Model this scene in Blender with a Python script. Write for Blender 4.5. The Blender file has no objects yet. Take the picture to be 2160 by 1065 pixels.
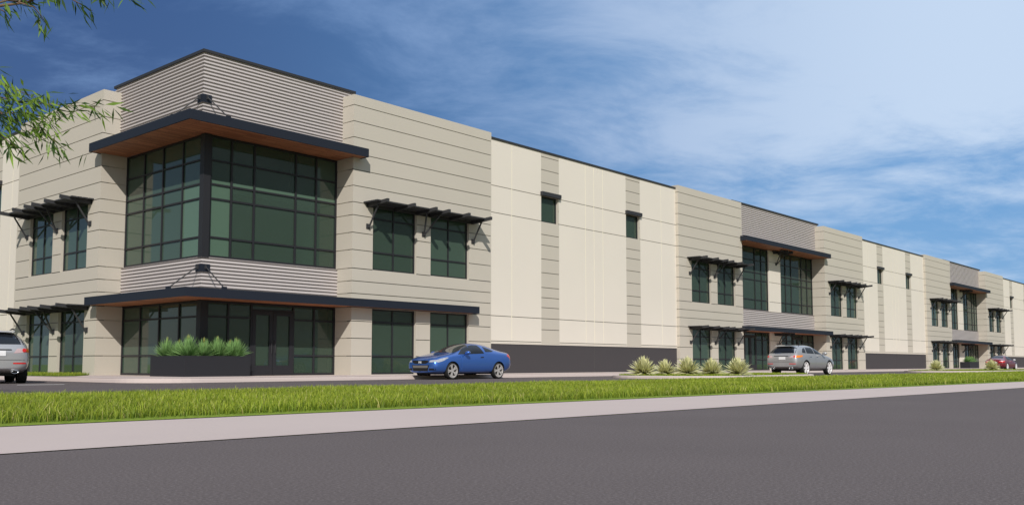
import bpy, bmesh, math, random
import numpy as np
from mathutils import Vector, Matrix
from mathutils.bvhtree import BVHTree
random.seed(7); rng = np.random.default_rng(7)
S = bpy.context.scene
COL = S.collection
R = math.radians

# ------------------------------------------------------------------ materials
MATS = {}
def nt_new(name):
    m = bpy.data.materials.new(name); m.use_nodes = True
    nt = m.node_tree; b = nt.nodes['Principled BSDF']
    MATS[name] = m
    return m, nt, b
def mat(name, col, rough=.6, metal=0.0, spec=.5, var=0.0, scale=30.0, bump=0.0, coat=0.0, big=0.0, bscale=.35):
    m, nt, b = nt_new(name)
    b.inputs['Roughness'].default_value = rough
    b.inputs['Metallic'].default_value = metal
    b.inputs['Specular IOR Level'].default_value = spec
    b.inputs['Coat Weight'].default_value = coat
    b.inputs['Coat Roughness'].default_value = .04
    b.inputs['Base Color'].default_value = (*col, 1)
    if var or bump or big:
        tc = nt.nodes.new('ShaderNodeNewGeometry')
        n = nt.nodes.new('ShaderNodeTexNoise'); n.inputs['Scale'].default_value = scale; n.inputs['Detail'].default_value = 5
        nt.links.new(tc.outputs['Position'], n.inputs['Vector'])
        n2 = nt.nodes.new('ShaderNodeTexNoise'); n2.inputs['Scale'].default_value = bscale; n2.inputs['Detail'].default_value = 6
        nt.links.new(tc.outputs['Position'], n2.inputs['Vector'])
        a = nt.nodes.new('ShaderNodeMath'); a.operation = 'MULTIPLY_ADD'
        nt.links.new(n.outputs['Fac'], a.inputs[0]); a.inputs[1].default_value = var*2; a.inputs[2].default_value = 1-var
        a2 = nt.nodes.new('ShaderNodeMath'); a2.operation = 'MULTIPLY_ADD'
        nt.links.new(n2.outputs['Fac'], a2.inputs[0]); a2.inputs[1].default_value = big*2; a2.inputs[2].default_value = 1-big
        mu = nt.nodes.new('ShaderNodeMath'); mu.operation = 'MULTIPLY'
        nt.links.new(a.outputs[0], mu.inputs[0]); nt.links.new(a2.outputs[0], mu.inputs[1])
        vm = nt.nodes.new('ShaderNodeVectorMath'); vm.operation = 'SCALE'
        vm.inputs[0].default_value = col; nt.links.new(mu.outputs[0], vm.inputs['Scale'])
        nt.links.new(vm.outputs[0], b.inputs['Base Color'])
        if bump:
            bp = nt.nodes.new('ShaderNodeBump'); bp.inputs['Strength'].default_value = bump; bp.inputs['Distance'].default_value = .01
            nt.links.new(n.outputs['Fac'], bp.inputs['Height']); nt.links.new(bp.outputs[0], b.inputs['Normal'])
    return m
def mat_attr(name, rough=.6, spec=.3, trans=0.0):
    m, nt, b = nt_new(name)
    at = nt.nodes.new('ShaderNodeAttribute'); at.attribute_name = 'Col'
    nt.links.new(at.outputs['Color'], b.inputs['Base Color'])
    b.inputs['Roughness'].default_value = rough; b.inputs['Specular IOR Level'].default_value = spec
    if trans:
        tr = nt.nodes.new('ShaderNodeBsdfTranslucent'); nt.links.new(at.outputs['Color'], tr.inputs['Color'])
        mx = nt.nodes.new('ShaderNodeMixShader'); mx.inputs[0].default_value = trans
        out = nt.nodes['Material Output']
        nt.links.new(b.outputs[0], mx.inputs[1]); nt.links.new(tr.outputs[0], mx.inputs[2]); nt.links.new(mx.outputs[0], out.inputs['Surface'])
    return m
M_CREAM = mat('cream_stucco', (.725, .665, .58), .85, spec=.2, var=.05, scale=45, bump=.15, big=.03)
M_BEIGE = mat('beige_stucco', (.535, .488, .415), .85, spec=.2, var=.06, scale=45, bump=.15, big=.035)
M_GROOVE = mat('groove_shadow_joint', (.16, .16, .135), .9)
M_PALEJ = mat('pale_joint', (.9, .84, .62), .9)
M_PLINTH = mat('dark_plinth_paint', (.066, .060, .063), .8, spec=.2, var=.04, scale=40)
M_CAP = mat('dark_cap_metal', (.03, .03, .034), .5)
M_FASCIA = mat('navy_fascia_metal', (.017, .021, .032), .55, spec=.25, var=.03, scale=60)
M_FRAME = mat('black_window_frame', (.022, .022, .026), .5, spec=.35)
M_STEEL = mat('black_painted_steel', (.042, .042, .045), .5, spec=.35)
M_METAL = mat('corrugated_cladding', (.47, .425, .41), .5, spec=.4, var=.02, scale=20)
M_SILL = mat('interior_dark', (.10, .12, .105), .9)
M_IPALE = mat('interior_pale_sunlit', (.62, .78, .66), .9)  # pale colour stands in for sun on the partition
M_WALK = mat('pale_concrete', (.575, .475, .43), .85, spec=.2, var=.05, scale=60, bump=.08, big=.05, bscale=.6)
M_CURB = mat('curb_concrete', (.56, .47, .435), .85, spec=.2, var=.05, scale=50)
M_PAINT = mat('white_road_paint', (.72, .70, .69), .7, var=.08, scale=30)
M_PLANTER = mat('charcoal_planter', (.022, .022, .026), .6, spec=.3, var=.03, scale=40)
M_SOIL = mat('dark_soil', (.03, .022, .016), .95, var=.3, scale=30)
M_BARK = mat('brown_bark', (.16, .10, .06), .9, var=.35, scale=25, bump=.5)
M_TYRE = mat('tyre_rubber', (.018, .018, .018), .75, spec=.25)
M_DARK = mat('black_plastic', (.015, .015, .016), .6, spec=.3)
M_CGLASS = mat('tinted_car_glass', (.012, .014, .018), .03, spec=.45)
M_WGLASS = mat('windscreen_glass', (.05, .05, .05), .03, spec=.9, coat=.5)
M_CHROME = mat('bright_chrome', (.8, .8, .8), .12, metal=1)
M_LAMP = mat('clear_lamp_lens', (.72, .72, .74), .1, spec=.8, coat=.5)
M_HEAD = mat('headlamp_lens', (.38, .39, .42), .08, spec=.8, coat=.5, var=.5, scale=9)
M_RED = mat('red_lamp_lens', (.62, .012, .012), .15, spec=.7, coat=.5)
M_ORANGE = mat('orange_lamp_lens', (.85, .24, .02), .2, spec=.6, coat=.4)
M_PINK = mat('pink_lamp_lens', (.50, .36, .36), .15, spec=.7, coat=.5)
M_PLATE = mat('blank_plate', (.75, .74, .74), .4)
M_RIMG = mat('grey_alloy', (.50, .47, .45), .35, metal=.25)
M_RIMW = mat('white_alloy', (.82, .78, .77), .35, spec=.5)
def car_paint(name, col, metal=.35, rough=.3):
    m = mat(name, col, rough, metal=metal, spec=.5, coat=1.0)
    return m
M_BLUE = car_paint('blue_metallic_paint', (.045, .14, .47), .5, .28)
M_SILVER = car_paint('silver_metallic_paint', (.41, .405, .41), .45, .34)
M_MAROON = car_paint('dark_red_paint', (.20, .018, .028), .2, .38)

# asphalt : fine speckle that also varies softly over metres
def asphalt(name, base, speck):
    m, nt, b = nt_new(name)
    g = nt.nodes.new('ShaderNodeNewGeometry')
    n = nt.nodes.new('ShaderNodeTexNoise'); n.inputs['Scale'].default_value = 60; n.inputs['Detail'].default_value = 6; n.inputs['Roughness'].default_value = .7
    v = nt.nodes.new('ShaderNodeTexVoronoi'); v.inputs['Scale'].default_value = 120
    n2 = nt.nodes.new('ShaderNodeTexNoise'); n2.inputs['Scale'].default_value = .5; n2.inputs['Detail'].default_value = 5
    for k in (n, v, n2): nt.links.new(g.outputs['Position'], k.inputs['Vector'])
    rp = nt.nodes.new('ShaderNodeValToRGB'); e = rp.color_ramp.elements
    e[0].position = .36; e[0].color = (*[c*.68 for c in base], 1)
    e[1].position = .70; e[1].color = (*speck, 1)
    k = rp.color_ramp.elements.new(.56); k.color = (*base, 1)
    nt.links.new(n.outputs['Fac'], rp.inputs[0])
    mr = nt.nodes.new('ShaderNodeMapRange'); mr.inputs['To Min'].default_value = .9; mr.inputs['To Max'].default_value = 1.1
    nt.links.new(n2.outputs['Fac'], mr.inputs['Value'])
    vm = nt.nodes.new('ShaderNodeVectorMath'); vm.operation = 'SCALE'
    nt.links.new(rp.outputs[0], vm.inputs[0]); nt.links.new(mr.outputs[0], vm.inputs['Scale'])
    nt.links.new(vm.outputs[0], b.inputs['Base Color'])
    b.inputs['Roughness'].default_value = .9; b.inputs['Specular IOR Level'].default_value = .12
    bp = nt.nodes.new('ShaderNodeBump'); bp.inputs['Strength'].default_value = .35; bp.inputs['Distance'].default_value = .006
    nt.links.new(v.outputs['Distance'], bp.inputs['Height']); nt.links.new(bp.outputs[0], b.inputs['Normal'])
    return m
M_ROAD = asphalt('street_asphalt', (.160, .134, .128), (.265, .232, .222))
M_LOT = asphalt('parking_asphalt', (.15, .125, .12), (.21, .184, .178))

# lawn soil / short turf under the blades
def turf():
    m, nt, b = nt_new('short_turf')
    g = nt.nodes.new('ShaderNodeNewGeometry')
    n = nt.nodes.new('ShaderNodeTexNoise'); n.inputs['Scale'].default_value = 14; n.inputs['Detail'].default_value = 8; n.inputs['Roughness'].default_value = .7
    nt.links.new(g.outputs['Position'], n.inputs['Vector'])
    rp = nt.nodes.new('ShaderNodeValToRGB'); e = rp.color_ramp.elements
    e[0].position = .3; e[0].color = (.10, .17, .018, 1); e[1].position = .72; e[1].color = (.34, .42, .06, 1)
    nt.links.new(n.outputs['Fac'], rp.inputs[0]); nt.links.new(rp.outputs[0], b.inputs['Base Color'])
    b.inputs['Roughness'].default_value = .9; b.inputs['Specular IOR Level'].default_value = .1
    bp = nt.nodes.new('ShaderNodeBump'); bp.inputs['Strength'].default_value = .6; bp.inputs['Distance'].default_value = .03
    nt.links.new(n.outputs['Fac'], bp.inputs['Height']); nt.links.new(bp.outputs[0], b.inputs['Normal'])
    return m
M_TURF = turf()
M_BLADE = mat_attr('grass_blade', .55, .25, .3)
M_LEAF = mat_attr('tree_leaf', .5, .3, .3)
M_SPIKE = mat_attr('plant_leaf', .5, .3, .15)

# wood planks on the soffits
def wood():
    m, nt, b = nt_new('warm_wood_planks')
    g = nt.nodes.new('ShaderNodeNewGeometry')
    mp = nt.nodes.new('ShaderNodeMapping'); mp.inputs['Scale'].default_value = (.9, 7.5, 1)
    nt.links.new(g.outputs['Position'], mp.inputs['Vector'])
    br = nt.nodes.new('ShaderNodeTexBrick'); br.inputs['Scale'].default_value = 1
    br.inputs['Color1'].default_value = (.56, .225, .105, 1); br.inputs['Color2'].default_value = (.36, .125, .055, 1); br.inputs['Mortar'].default_value = (.2, .07, .035, 1)
    br.inputs['Mortar Size'].default_value = .012; br.inputs['Brick Width'].default_value = 1.3; br.inputs['Row Height'].default_value = 1.0
    nt.links.new(mp.outputs[0], br.inputs['Vector'])
    n = nt.nodes.new('ShaderNodeTexNoise'); n.inputs['Scale'].default_value = 2.5; n.inputs['Detail'].default_value = 6
    mp2 = nt.nodes.new('ShaderNodeMapping'); mp2.inputs['Scale'].default_value = (1, 12, 1)
    nt.links.new(g.outputs['Position'], mp2.inputs['Vector']); nt.links.new(mp2.outputs[0], n.inputs['Vector'])
    mr = nt.nodes.new('ShaderNodeMapRange'); mr.inputs['To Min'].default_value = .6; mr.inputs['To Max'].default_value = 1.35
    nt.links.new(n.outputs['Fac'], mr.inputs['Value'])
    vm = nt.nodes.new('ShaderNodeVectorMath'); vm.operation = 'SCALE'
    nt.links.new(br.outputs['Color'], vm.inputs[0]); nt.links.new(mr.outputs[0], vm.inputs['Scale'])
    nt.links.new(vm.outputs[0], b.inputs['Base Color']); b.inputs['Roughness'].default_value = .55
    return m
M_WOOD = wood()

# green tinted glass: reflective, partly clear
def glass(name, diff, tint, clear):
    m, nt, b = nt_new(name)
    b.inputs['Base Color'].default_value = (*diff, 1); b.inputs['Roughness'].default_value = .02
    b.inputs['IOR'].default_value = 1.62; b.inputs['Specular IOR Level'].default_value = .5
    t = nt.nodes.new('ShaderNodeBsdfTransparent'); t.inputs['Color'].default_value = (*tint, 1)
    lw = nt.nodes.new('ShaderNodeFresnel'); lw.inputs['IOR'].default_value = 1.62
    mr = nt.nodes.new('ShaderNodeMapRange'); mr.inputs['To Min'].default_value = clear; mr.inputs['To Max'].default_value = 0
    nt.links.new(lw.outputs[0], mr.inputs['Value'])
    mx = nt.nodes.new('ShaderNodeMixShader'); nt.links.new(mr.outputs[0], mx.inputs[0])
    nt.links.new(b.outputs[0], mx.inputs[1]); nt.links.new(t.outputs[0], mx.inputs[2])
    nt.links.new(mx.outputs[0], nt.nodes['Material Output'].inputs['Surface'])
    return m
M_GLASS = glass('green_tinted_glass', (.052, .085, .06), (.5, .7, .56), .3)
M_GLASSP = glass('pale_sunlit_glass', (.10, .168, .115), (.5, .66, .55), .15)  # paler copy of the glass, sunlit look put into its colour

# ------------------------------------------------------------------ mesh helper
class MB:
    def __init__(self): self.v = []; self.f = []; self.m = []; self.mats = []
    def mi(self, m):
        if m not in self.mats: self.mats.append(m)
        return self.mats.index(m)
    def quad(self, pts, m):
        b = len(self.v); self.v += [tuple(p) for p in pts]; self.f.append(tuple(range(b, b+len(pts)))); self.m.append(self.mi(m))
    def box8(self, p, m):
        b = len(self.v); self.v += [tuple(q) for q in p]
        for f in ((0,3,2,1),(4,5,6,7),(0,1,5,4),(1,2,6,5),(2,3,7,6),(3,0,4,7)):
            self.f.append(tuple(b+i for i in f)); self.m.append(self.mi(m))
    def box(self, x0, x1, y0, y1, z0, z1, m):
        self.box8([(x0,y0,z0),(x1,y0,z0),(x1,y1,z0),(x0,y1,z0),(x0,y0,z1),(x1,y0,z1),(x1,y1,z1),(x0,y1,z1)], m)
    def bar(self, a, b, w, h, m, up=(0,0,1)):
        a = Vector(a); b = Vector(b); d = (b-a).normalized(); s = d.cross(Vector(up))
        if s.length < 1e-4: s = d.cross(Vector((1,0,0)))
        s.normalize(); u = s.cross(d); s *= w/2; u *= h/2
        self.box8([a-s-u, a+s-u, a+s+u, a-s+u, b-s-u, b+s-u, b+s+u, b-s+u], m)
    def tube(self, pts, rad, m, n=8, cap=True):
        pts = [Vector(p) for p in pts]; rings = []
        for i, p in enumerate(pts):
            d = (pts[min(i+1, len(pts)-1)] - pts[max(i-1, 0)]).normalized()
            s = d.cross(Vector((0,0,1)))
            if s.length < 1e-3: s = d.cross(Vector((1,0,0)))
            s.normalize(); u = s.cross(d)
            r = rad[i] if isinstance(rad, (list, tuple)) else rad
            b = len(self.v)
            for k in range(n):
                t = 2*math.pi*k/n; self.v.append(tuple(p + s*(r*math.cos(t)) + u*(r*math.sin(t))))
            rings.append(b)
        k_ = self.mi(m)
        for a, b in zip(rings, rings[1:]):
            for k in range(n):
                self.f.append((a+k, a+(k+1)%n, b+(k+1)%n, b+k)); self.m.append(k_)
        if cap:
            self.f.append(tuple(rings[0]+k for k in reversed(range(n)))); self.m.append(k_)
            self.f.append(tuple(rings[-1]+k for k in range(n))); self.m.append(k_)
    def lathe(self, prof, m, n=32):            # profile (r, y) about local Y
        k_ = self.mi(m); rings = []
        for r, y in prof:
            b = len(self.v)
            for k in range(n):
                t = 2*math.pi*k/n; self.v.append((r*math.cos(t), y, r*math.sin(t)))
            rings.append(b)
        for a, b in zip(rings, rings[1:]):
            for k in range(n):
                self.f.append((a+k, a+(k+1)%n, b+(k+1)%n, b+k)); self.m.append(k_)
    def build(self, name, parent=None, smooth=False, recalc=True):
        me = bpy.data.meshes.new(name); me.from_pydata(self.v, [], self.f); me.update()
        for m in self.mats: me.materials.append(m)
        me.polygons.foreach_set('material_index', self.m)
        if recalc:
            bm = bmesh.new(); bm.from_mesh(me); bmesh.ops.recalc_face_normals(bm, faces=bm.faces); bm.to_mesh(me); bm.free()
        if smooth: me.polygons.foreach_set('use_smooth', [True]*len(me.polygons))
        return link(name, me, parent)
def link(name, me, parent=None):
    o = bpy.data.objects.new(name, me); COL.objects.link(o)
    if parent: o.parent = parent
    return o
def empty(name, loc=(0,0,0), rz=0):
    o = bpy.data.objects.new(name, None); COL.objects.link(o); o.location = loc; o.rotation_euler = (0,0,rz); o.empty_display_size = .2
    return o
def tag(o, label=None, cat=None, group=None, kind=None):
    if label: o['label'] = label
    if cat: o['category'] = cat
    if group: o['group'] = group
    if kind: o['kind'] = kind
    return o
def copy_tree(o, parent=None):
    c = o.copy(); COL.objects.link(c); c.parent = parent
    for ch in list(o.children): copy_tree(ch, c)
    return c

# a wall frame: u runs along the wall, d goes INTO the wall, z up
class Frame:
    def __init__(s, o, u, n): s.o = Vector(o); s.u = Vector(u); s.n = Vector(n)
    def p(s, u, d, z): q = s.o + s.u*u - s.n*d; return (q.x, q.y, z)
    def box(s, mb, u0, u1, d0, d1, z0, z1, m):
        mb.box8([s.p(u0,d0,z0), s.p(u1,d0,z0), s.p(u1,d1,z0), s.p(u0,d1,z0), s.p(u0,d0,z1), s.p(u1,d0,z1), s.p(u1,d1,z1), s.p(u0,d1,z1)], m)
    def bar(s, mb, a, b, w, h, m): mb.bar(s.p(*a), s.p(*b), w, h, m)
GR = [11.27, 10.59, 9.92, 9.24, 8.57, 7.9, 7.22, 6.68, 5.96, 5.25, 4.49, 3.97, 3.46, 2.9, 2.33, 1.63, .91]
GW = .016; GD = .03
ZF = .15
def panel(fr, mb, u0, u1, z0, z1, holes, cuts, m, d0=0.0, back=.32, mg=None, vcuts=(), mv=None, inset=0.0):
    us = sorted({u0, u1, *[h[0] for h in holes], *[h[1] for h in holes]}); us = [u for u in us if u0-1e-6 <= u <= u1+1e-6]
    hz = [h[2] for h in holes] + [h[3] for h in holes]
    def inside(a, b, c, d):
        mu = (a+b)/2; mz = (c+d)/2
        return any(h[0] < mu < h[1] and h[2] < mz < h[3] for h in holes)
    zs = sorted({z0, z1, *[z for z in hz if z0 < z < z1]})
    for a, b in zip(us, us[1:]):
        for c, d in zip(zs, zs[1:]):
            if not inside(a, b, c, d): fr.box(mb, a+(inset if a == u0 else 0), b-(inset if b == u1 else 0), d0+GD, d0+back, c, d, mg or M_GROOVE)
    zz = sorted({z0, z1, *[z for z in hz if z0 < z < z1], *[z for z in cuts if z0+.05 < z < z1-.05]})
    uu = sorted({*us, *[v for v in vcuts if u0 < v < u1]})
    cs = set(cuts); vs = set(vcuts)
    for a, b in zip(uu, uu[1:]):
        for c, d in zip(zz, zz[1:]):
            if inside(a, b, c, d): continue
            fr.box(mb, a+(.012 if a in vs else 0), b-(.012 if b in vs else 0), d0, d0+GD, c+(GW if c in cs else 0), d-(GW if d in cs else 0), m)
    # lining of the openings so that the wall material shows in the reveals
    for h in holes:
        if h[0] < u0-1e-6 or h[1] > u1+1e-6: continue
        t = .004
        fr.box(mb, h[0], h[0]+t, d0+.002, d0+back-.002, h[2], h[3], m); fr.box(mb, h[1]-t, h[1], d0+.002, d0+back-.002, h[2], h[3], m)
        fr.box(mb, h[0]+t, h[1]-t, d0+.002, d0+back-.002, h[2], h[2]+t, m); fr.box(mb, h[0]+t, h[1]-t, d0+.002, d0+back-.002, h[3]-t, h[3], m)

BLD = empty('warehouse_building', (16.57, 29.4, 0))
tag(BLD, 'long two storey cream and beige warehouse with dark glass corner entrance and black sunshades', 'building')
BINV = Matrix.Translation((-16.57, -29.4, 0))
def bpart(mb, name, parent=None, smooth=False):
    o = mb.build(name, None, smooth)
    o.parent = parent or BLD
    if parent is None: o.matrix_parent_inverse = BINV
    else: o.matrix_parent_inverse = Matrix.Identity(4)
    return o

FW = .065
def window(fr, u0, u1, z0, z1, mull, rails, d, name='window', fw=FW, fd=.07):
    mb = MB()
    e = .005
    u0 += e; u1 -= e; z0 += e; z1 -= e
    fr.box(mb, u0, u0+fw, d, d+fd, z0, z1, M_FRAME); fr.box(mb, u1-fw, u1, d, d+fd, z0, z1, M_FRAME)
    fr.box(mb, u0+fw, u1-fw, d, d+fd, z0, z0+fw, M_FRAME); fr.box(mb, u0+fw, u1-fw, d, d+fd, z1-fw, z1, M_FRAME)
    for u in mull: fr.box(mb, u-fw/2, u+fw/2, d+.003, d+fd-.003, z0+fw, z1-fw, M_FRAME)
    us = [u0+fw] + [x for u in sorted(mull) for x in (u-fw/2, u+fw/2)] + [u1-fw]
    for z in rails:
        for k in range(0, len(us), 2): fr.box(mb, us[k], us[k+1], d+.006, d+fd-.006, z-fw/2, z+fw/2, M_FRAME)
    w = bpart(mb, name)
    g = MB(); g.quad([fr.p(u0+.02, d+fd*.6, z0+.02), fr.p(u1-.02, d+fd*.6, z0+.02), fr.p(u1-.02, d+fd*.6, z1-.02), fr.p(u0+.02, d+fd*.6, z1-.02)], M_GLASS)
    bpart(g, 'pane', w)
    return w

def sunshade(fr, u0, dirn, zt):
    # u0: inner corner of the wing, dirn +1/-1 away from it ; zt top of the beams
    U = lambda k: u0 + dirn*k
    mb = MB()
    for d in (.10, .33, .56, .79): 
        a, b = sorted((U(.55), U(7.42)))
        fr.box(mb, a, b, -d-.098, -d+.09, zt-.05, zt+.002, M_STEEL)
    a, b = sorted((U(.7), U(7.2)))
    fr.box(mb, a, b, -.012, -.001, zt-.2, zt-.06, M_STEEL)
    root = bpart(mb, 'sunshade')
    for k in (.83, 2.31, 3.58, 4.37, 5.63, 7.06):
        mb = MB(); u = U(k); w = .06
        p = [fr.p(u-w, -.013, zt-.21), fr.p(u+w, -.013, zt-.21), fr.p(u+w, -1.24, zt-.11), fr.p(u-w, -1.24, zt-.11),
             fr.p(u-w, -.013, zt-.052), fr.p(u+w, -.013, zt-.052), fr.p(u+w, -1.24, zt+.03), fr.p(u-w, -1.24, zt+.03)]
        mb.box8(p, M_STEEL); bpart(mb, 'beam', root)
    for kb, kp in ((.83, .83), (3.58, 3.95), (4.37, 4.0), (7.06, 7.1)):
        mb = MB(); mb.tube([fr.p(U(kp), -.07, zt-1.0), fr.p(U(kb), -.62, zt-.17)], .038, M_STEEL, 8); bpart(mb, 'brace', root)
    for kp in (.81, 3.97, 7.12):
        mb = MB(); fr.box(mb, U(kp)-.1, U(kp)+.1, -.03, -.001, zt-1.11, zt-.9, M_STEEL); fr.box(mb, U(kp)-.04, U(kp)+.04, -.11, -.031, zt-1.07, zt-.95, M_STEEL)
        bpart(mb, 'wall_plate', root)
    return root

def wing(fr, u0, dirn, ret_u, lower='shade', z1=11.71, name='wing_wall', far_ret=True):
    """beige wing 8.4 wide starting at its inner corner u0, going dirn; windows, grooves, returns"""
    U = lambda k: u0 + dirn*k
    a, b = sorted((U(0), U(8.4)))
    wins = [tuple(sorted((U(1.08), U(3.56)))), tuple(sorted((U(4.41), U(6.87))))]
    holes = [(w[0], w[1], 4.485, 7.22) for w in wins] + [(w[0], w[1], ZF, 2.88) for w in wins]
    mb = MB(); panel(fr, mb, a, b, ZF-.15, z1, holes, GR, M_BEIGE, inset=GD+.001)
    # inner return (towards the glass) and outer return
    def ret(u, s, depth):   # face at u, solid lies towards s
        zz = [ZF-.15] + sorted(GR) + [z1]
        x0, x1 = sorted((u, u+s*GD)); y0, y1 = sorted((u+s*GD, u+s*.3))
        for c, d in zip(zz, zz[1:]):
            fr.box(mb, x0, x1, GD+.0005, depth, c+(GW if c in GR else 0), d-(GW if d in GR else 0), M_BEIGE)
        fr.box(mb, y0, y1, .33, depth, ZF-.15, z1, M_BEIGE)
        fr.box(mb, *sorted((u+s*GD, u+s*(GD+.02))), GD+.001, .33, ZF-.15, z1-.001, M_GROOVE)
    ret(U(0), dirn, ret_u)
    ret(U(8.4), -dirn, .62)
    fr.box(mb, a+.31, b-.31, .34, .6, z1-.6, z1-.05, M_BEIGE)
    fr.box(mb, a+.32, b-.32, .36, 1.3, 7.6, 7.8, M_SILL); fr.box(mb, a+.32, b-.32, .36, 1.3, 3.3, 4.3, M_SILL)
    bpart(mb, name)
    for w in wins:
        window(fr, w[0], w[1], 4.485, 7.22, [(w[0]+w[1])/2], [6.67, 5.25], .12)
        window(fr, w[0], w[1], ZF, 2.88, [(w[0]+w[1])/2], [2.32, .91], .12)
    sunshade(fr, U(0), dirn, 7.29)
    if lower == 'shade': sunshade(fr, U(0), dirn, 2.96)

def main_wall(fr, u0, u1, strips, joints, z1=11.48, wins=True):
    """cream wall with beige strips"""
    d0 = 0
    edges = sorted({u0, u1, *[s for st in strips for s in st]})
    mb = MB()
    for a, b in zip(edges, edges[1:]):
        st = any(abs(a-s[0]) < 1e-6 for s in strips)
        if st:
            panel(fr, mb, a, b, 1.62, z1, [(a, a+1.40, 7.87, 9.25)], [z for z in GR if z not in (1.63, .91)], M_BEIGE)
        else:
            panel(fr, mb, a, b, 1.62, z1, [], [9.22, 7.9, 2.9, 1.69], M_CREAM, vcuts=joints, mg=M_GROOVE)
            for j in joints:
                if a < j < b: fr.box(mb, j-.0118, j+.0118, .006, GD, 1.71, z1, M_PALEJ)
    fr.box(mb, u0, u1, .012, .32, 1.56, 1.617, M_CREAM)
    bpart(mb, 'main_wall')
    mb = MB(); mid = (u0+u1)/2
    fr.box(mb, u0, mid-.012, .03, .33, 0, 1.558, M_PLINTH); fr.box(mb, mid+.012, u1, .03, .33, 0, 1.558, M_PLINTH)
    fr.box(mb, mid-.011, mid+.011, .04, .32, 0, 1.557, M_GROOVE)
    bpart(mb, 'plinth')
    mb = MB(); fr.box(mb, u0, u1, -.045, .36, z1+.001, z1+.10, M_CAP); bpart(mb, 'parapet_cap')
    for s in strips:
        window(fr, s[0], s[0]+1.40, 7.87, 9.25, [], [], .13, fw=.07)
        mb = MB(); fr.box(mb, s[0]-.06, s[0]+1.5, -.16, -.001, 9.23, 9.43, M_CAP); bpart(mb, 'lintel')

# corrugated sheets, horizontal ribs
RIB = [(0, 1), (.09, .93), (.36, .25), (.66, -.62), (.80, -.72), (.93, .45)]      # bulging rib with a shaded underside
def ribs(z0, z1, per=.133, amp=.034):
    N = round((z1-z0)/per); p = (z1-z0)/N
    out = [(z0+(k+t)*p, amp*o) for k in range(N) for t, o in RIB]
    return out + [(z1, amp)]
def cladding(paths, z0, z1, name='metal_cladding'):
    """paths: list of (base point, outward offset vector) for a polyline of the sheet in plan"""
    mb = MB(); pr = ribs(z0, z1); k_ = mb.mi(M_METAL); cols = []
    for bp, of in paths:
        b = len(mb.v)
        for z, o in pr: mb.v.append((bp[0]+of[0]*o, bp[1]+of[1]*o, z))
        cols.append(b)
    for a, b in zip(cols, cols[1:]):
        for i in range(len(pr)-1):
            mb.f.append((a+i, b+i, b+i+1, a+i+1)); mb.m.append(k_)
    o = bpart(mb, name, smooth=False)
    return o

FRONT = Frame((0, 29.4, 0), (1,0,0), (0,-1,0))
FRONTM = Frame((0, 29.6, 0), (1,0,0), (0,-1,0))
FRONTG = Frame((0, 30.48, 0), (1,0,0), (0,-1,0))
LEFT = Frame((16.57, 0, 0), (0,1,0), (-1,0,0))
LEFTM = Frame((16.77, 0, 0), (0,1,0), (-1,0,0))
LEFTG = Frame((17.65, 0, 0), (0,1,0), (-1,0,0))
PERIOD = 48.12

# --- wings
wing(FRONT, 23.7, +1, 1.5, lower='none')
wing(LEFT, 36.53, +1, 1.5)
for k in (0, 1):
    wing(FRONT, 57.72+PERIOD*k, -1, 1.5)
    wing(FRONT, 71.85+PERIOD*k, +1, 1.5)
wing(FRONT, 57.72+PERIOD*2, -1, 1.5)
# --- main walls
for k in range(3):
    a, b = 32.1+PERIOD*k, 49.32+PERIOD*k
    if k: a = 80.25+PERIOD*(k-1)
    c = (a+b)/2
    main_wall(FRONTM, a, b, [(c-4.59, c-3.11), (c+3.13, c+4.61)], [c-6.88, c-.78, c, c+.84, c+6.93])
main_wall(LEFTM, 44.93, 62.1, [(47.53, 49.01), (55.0, 56.48)], [46.2, 51.9, 52.7])

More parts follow.
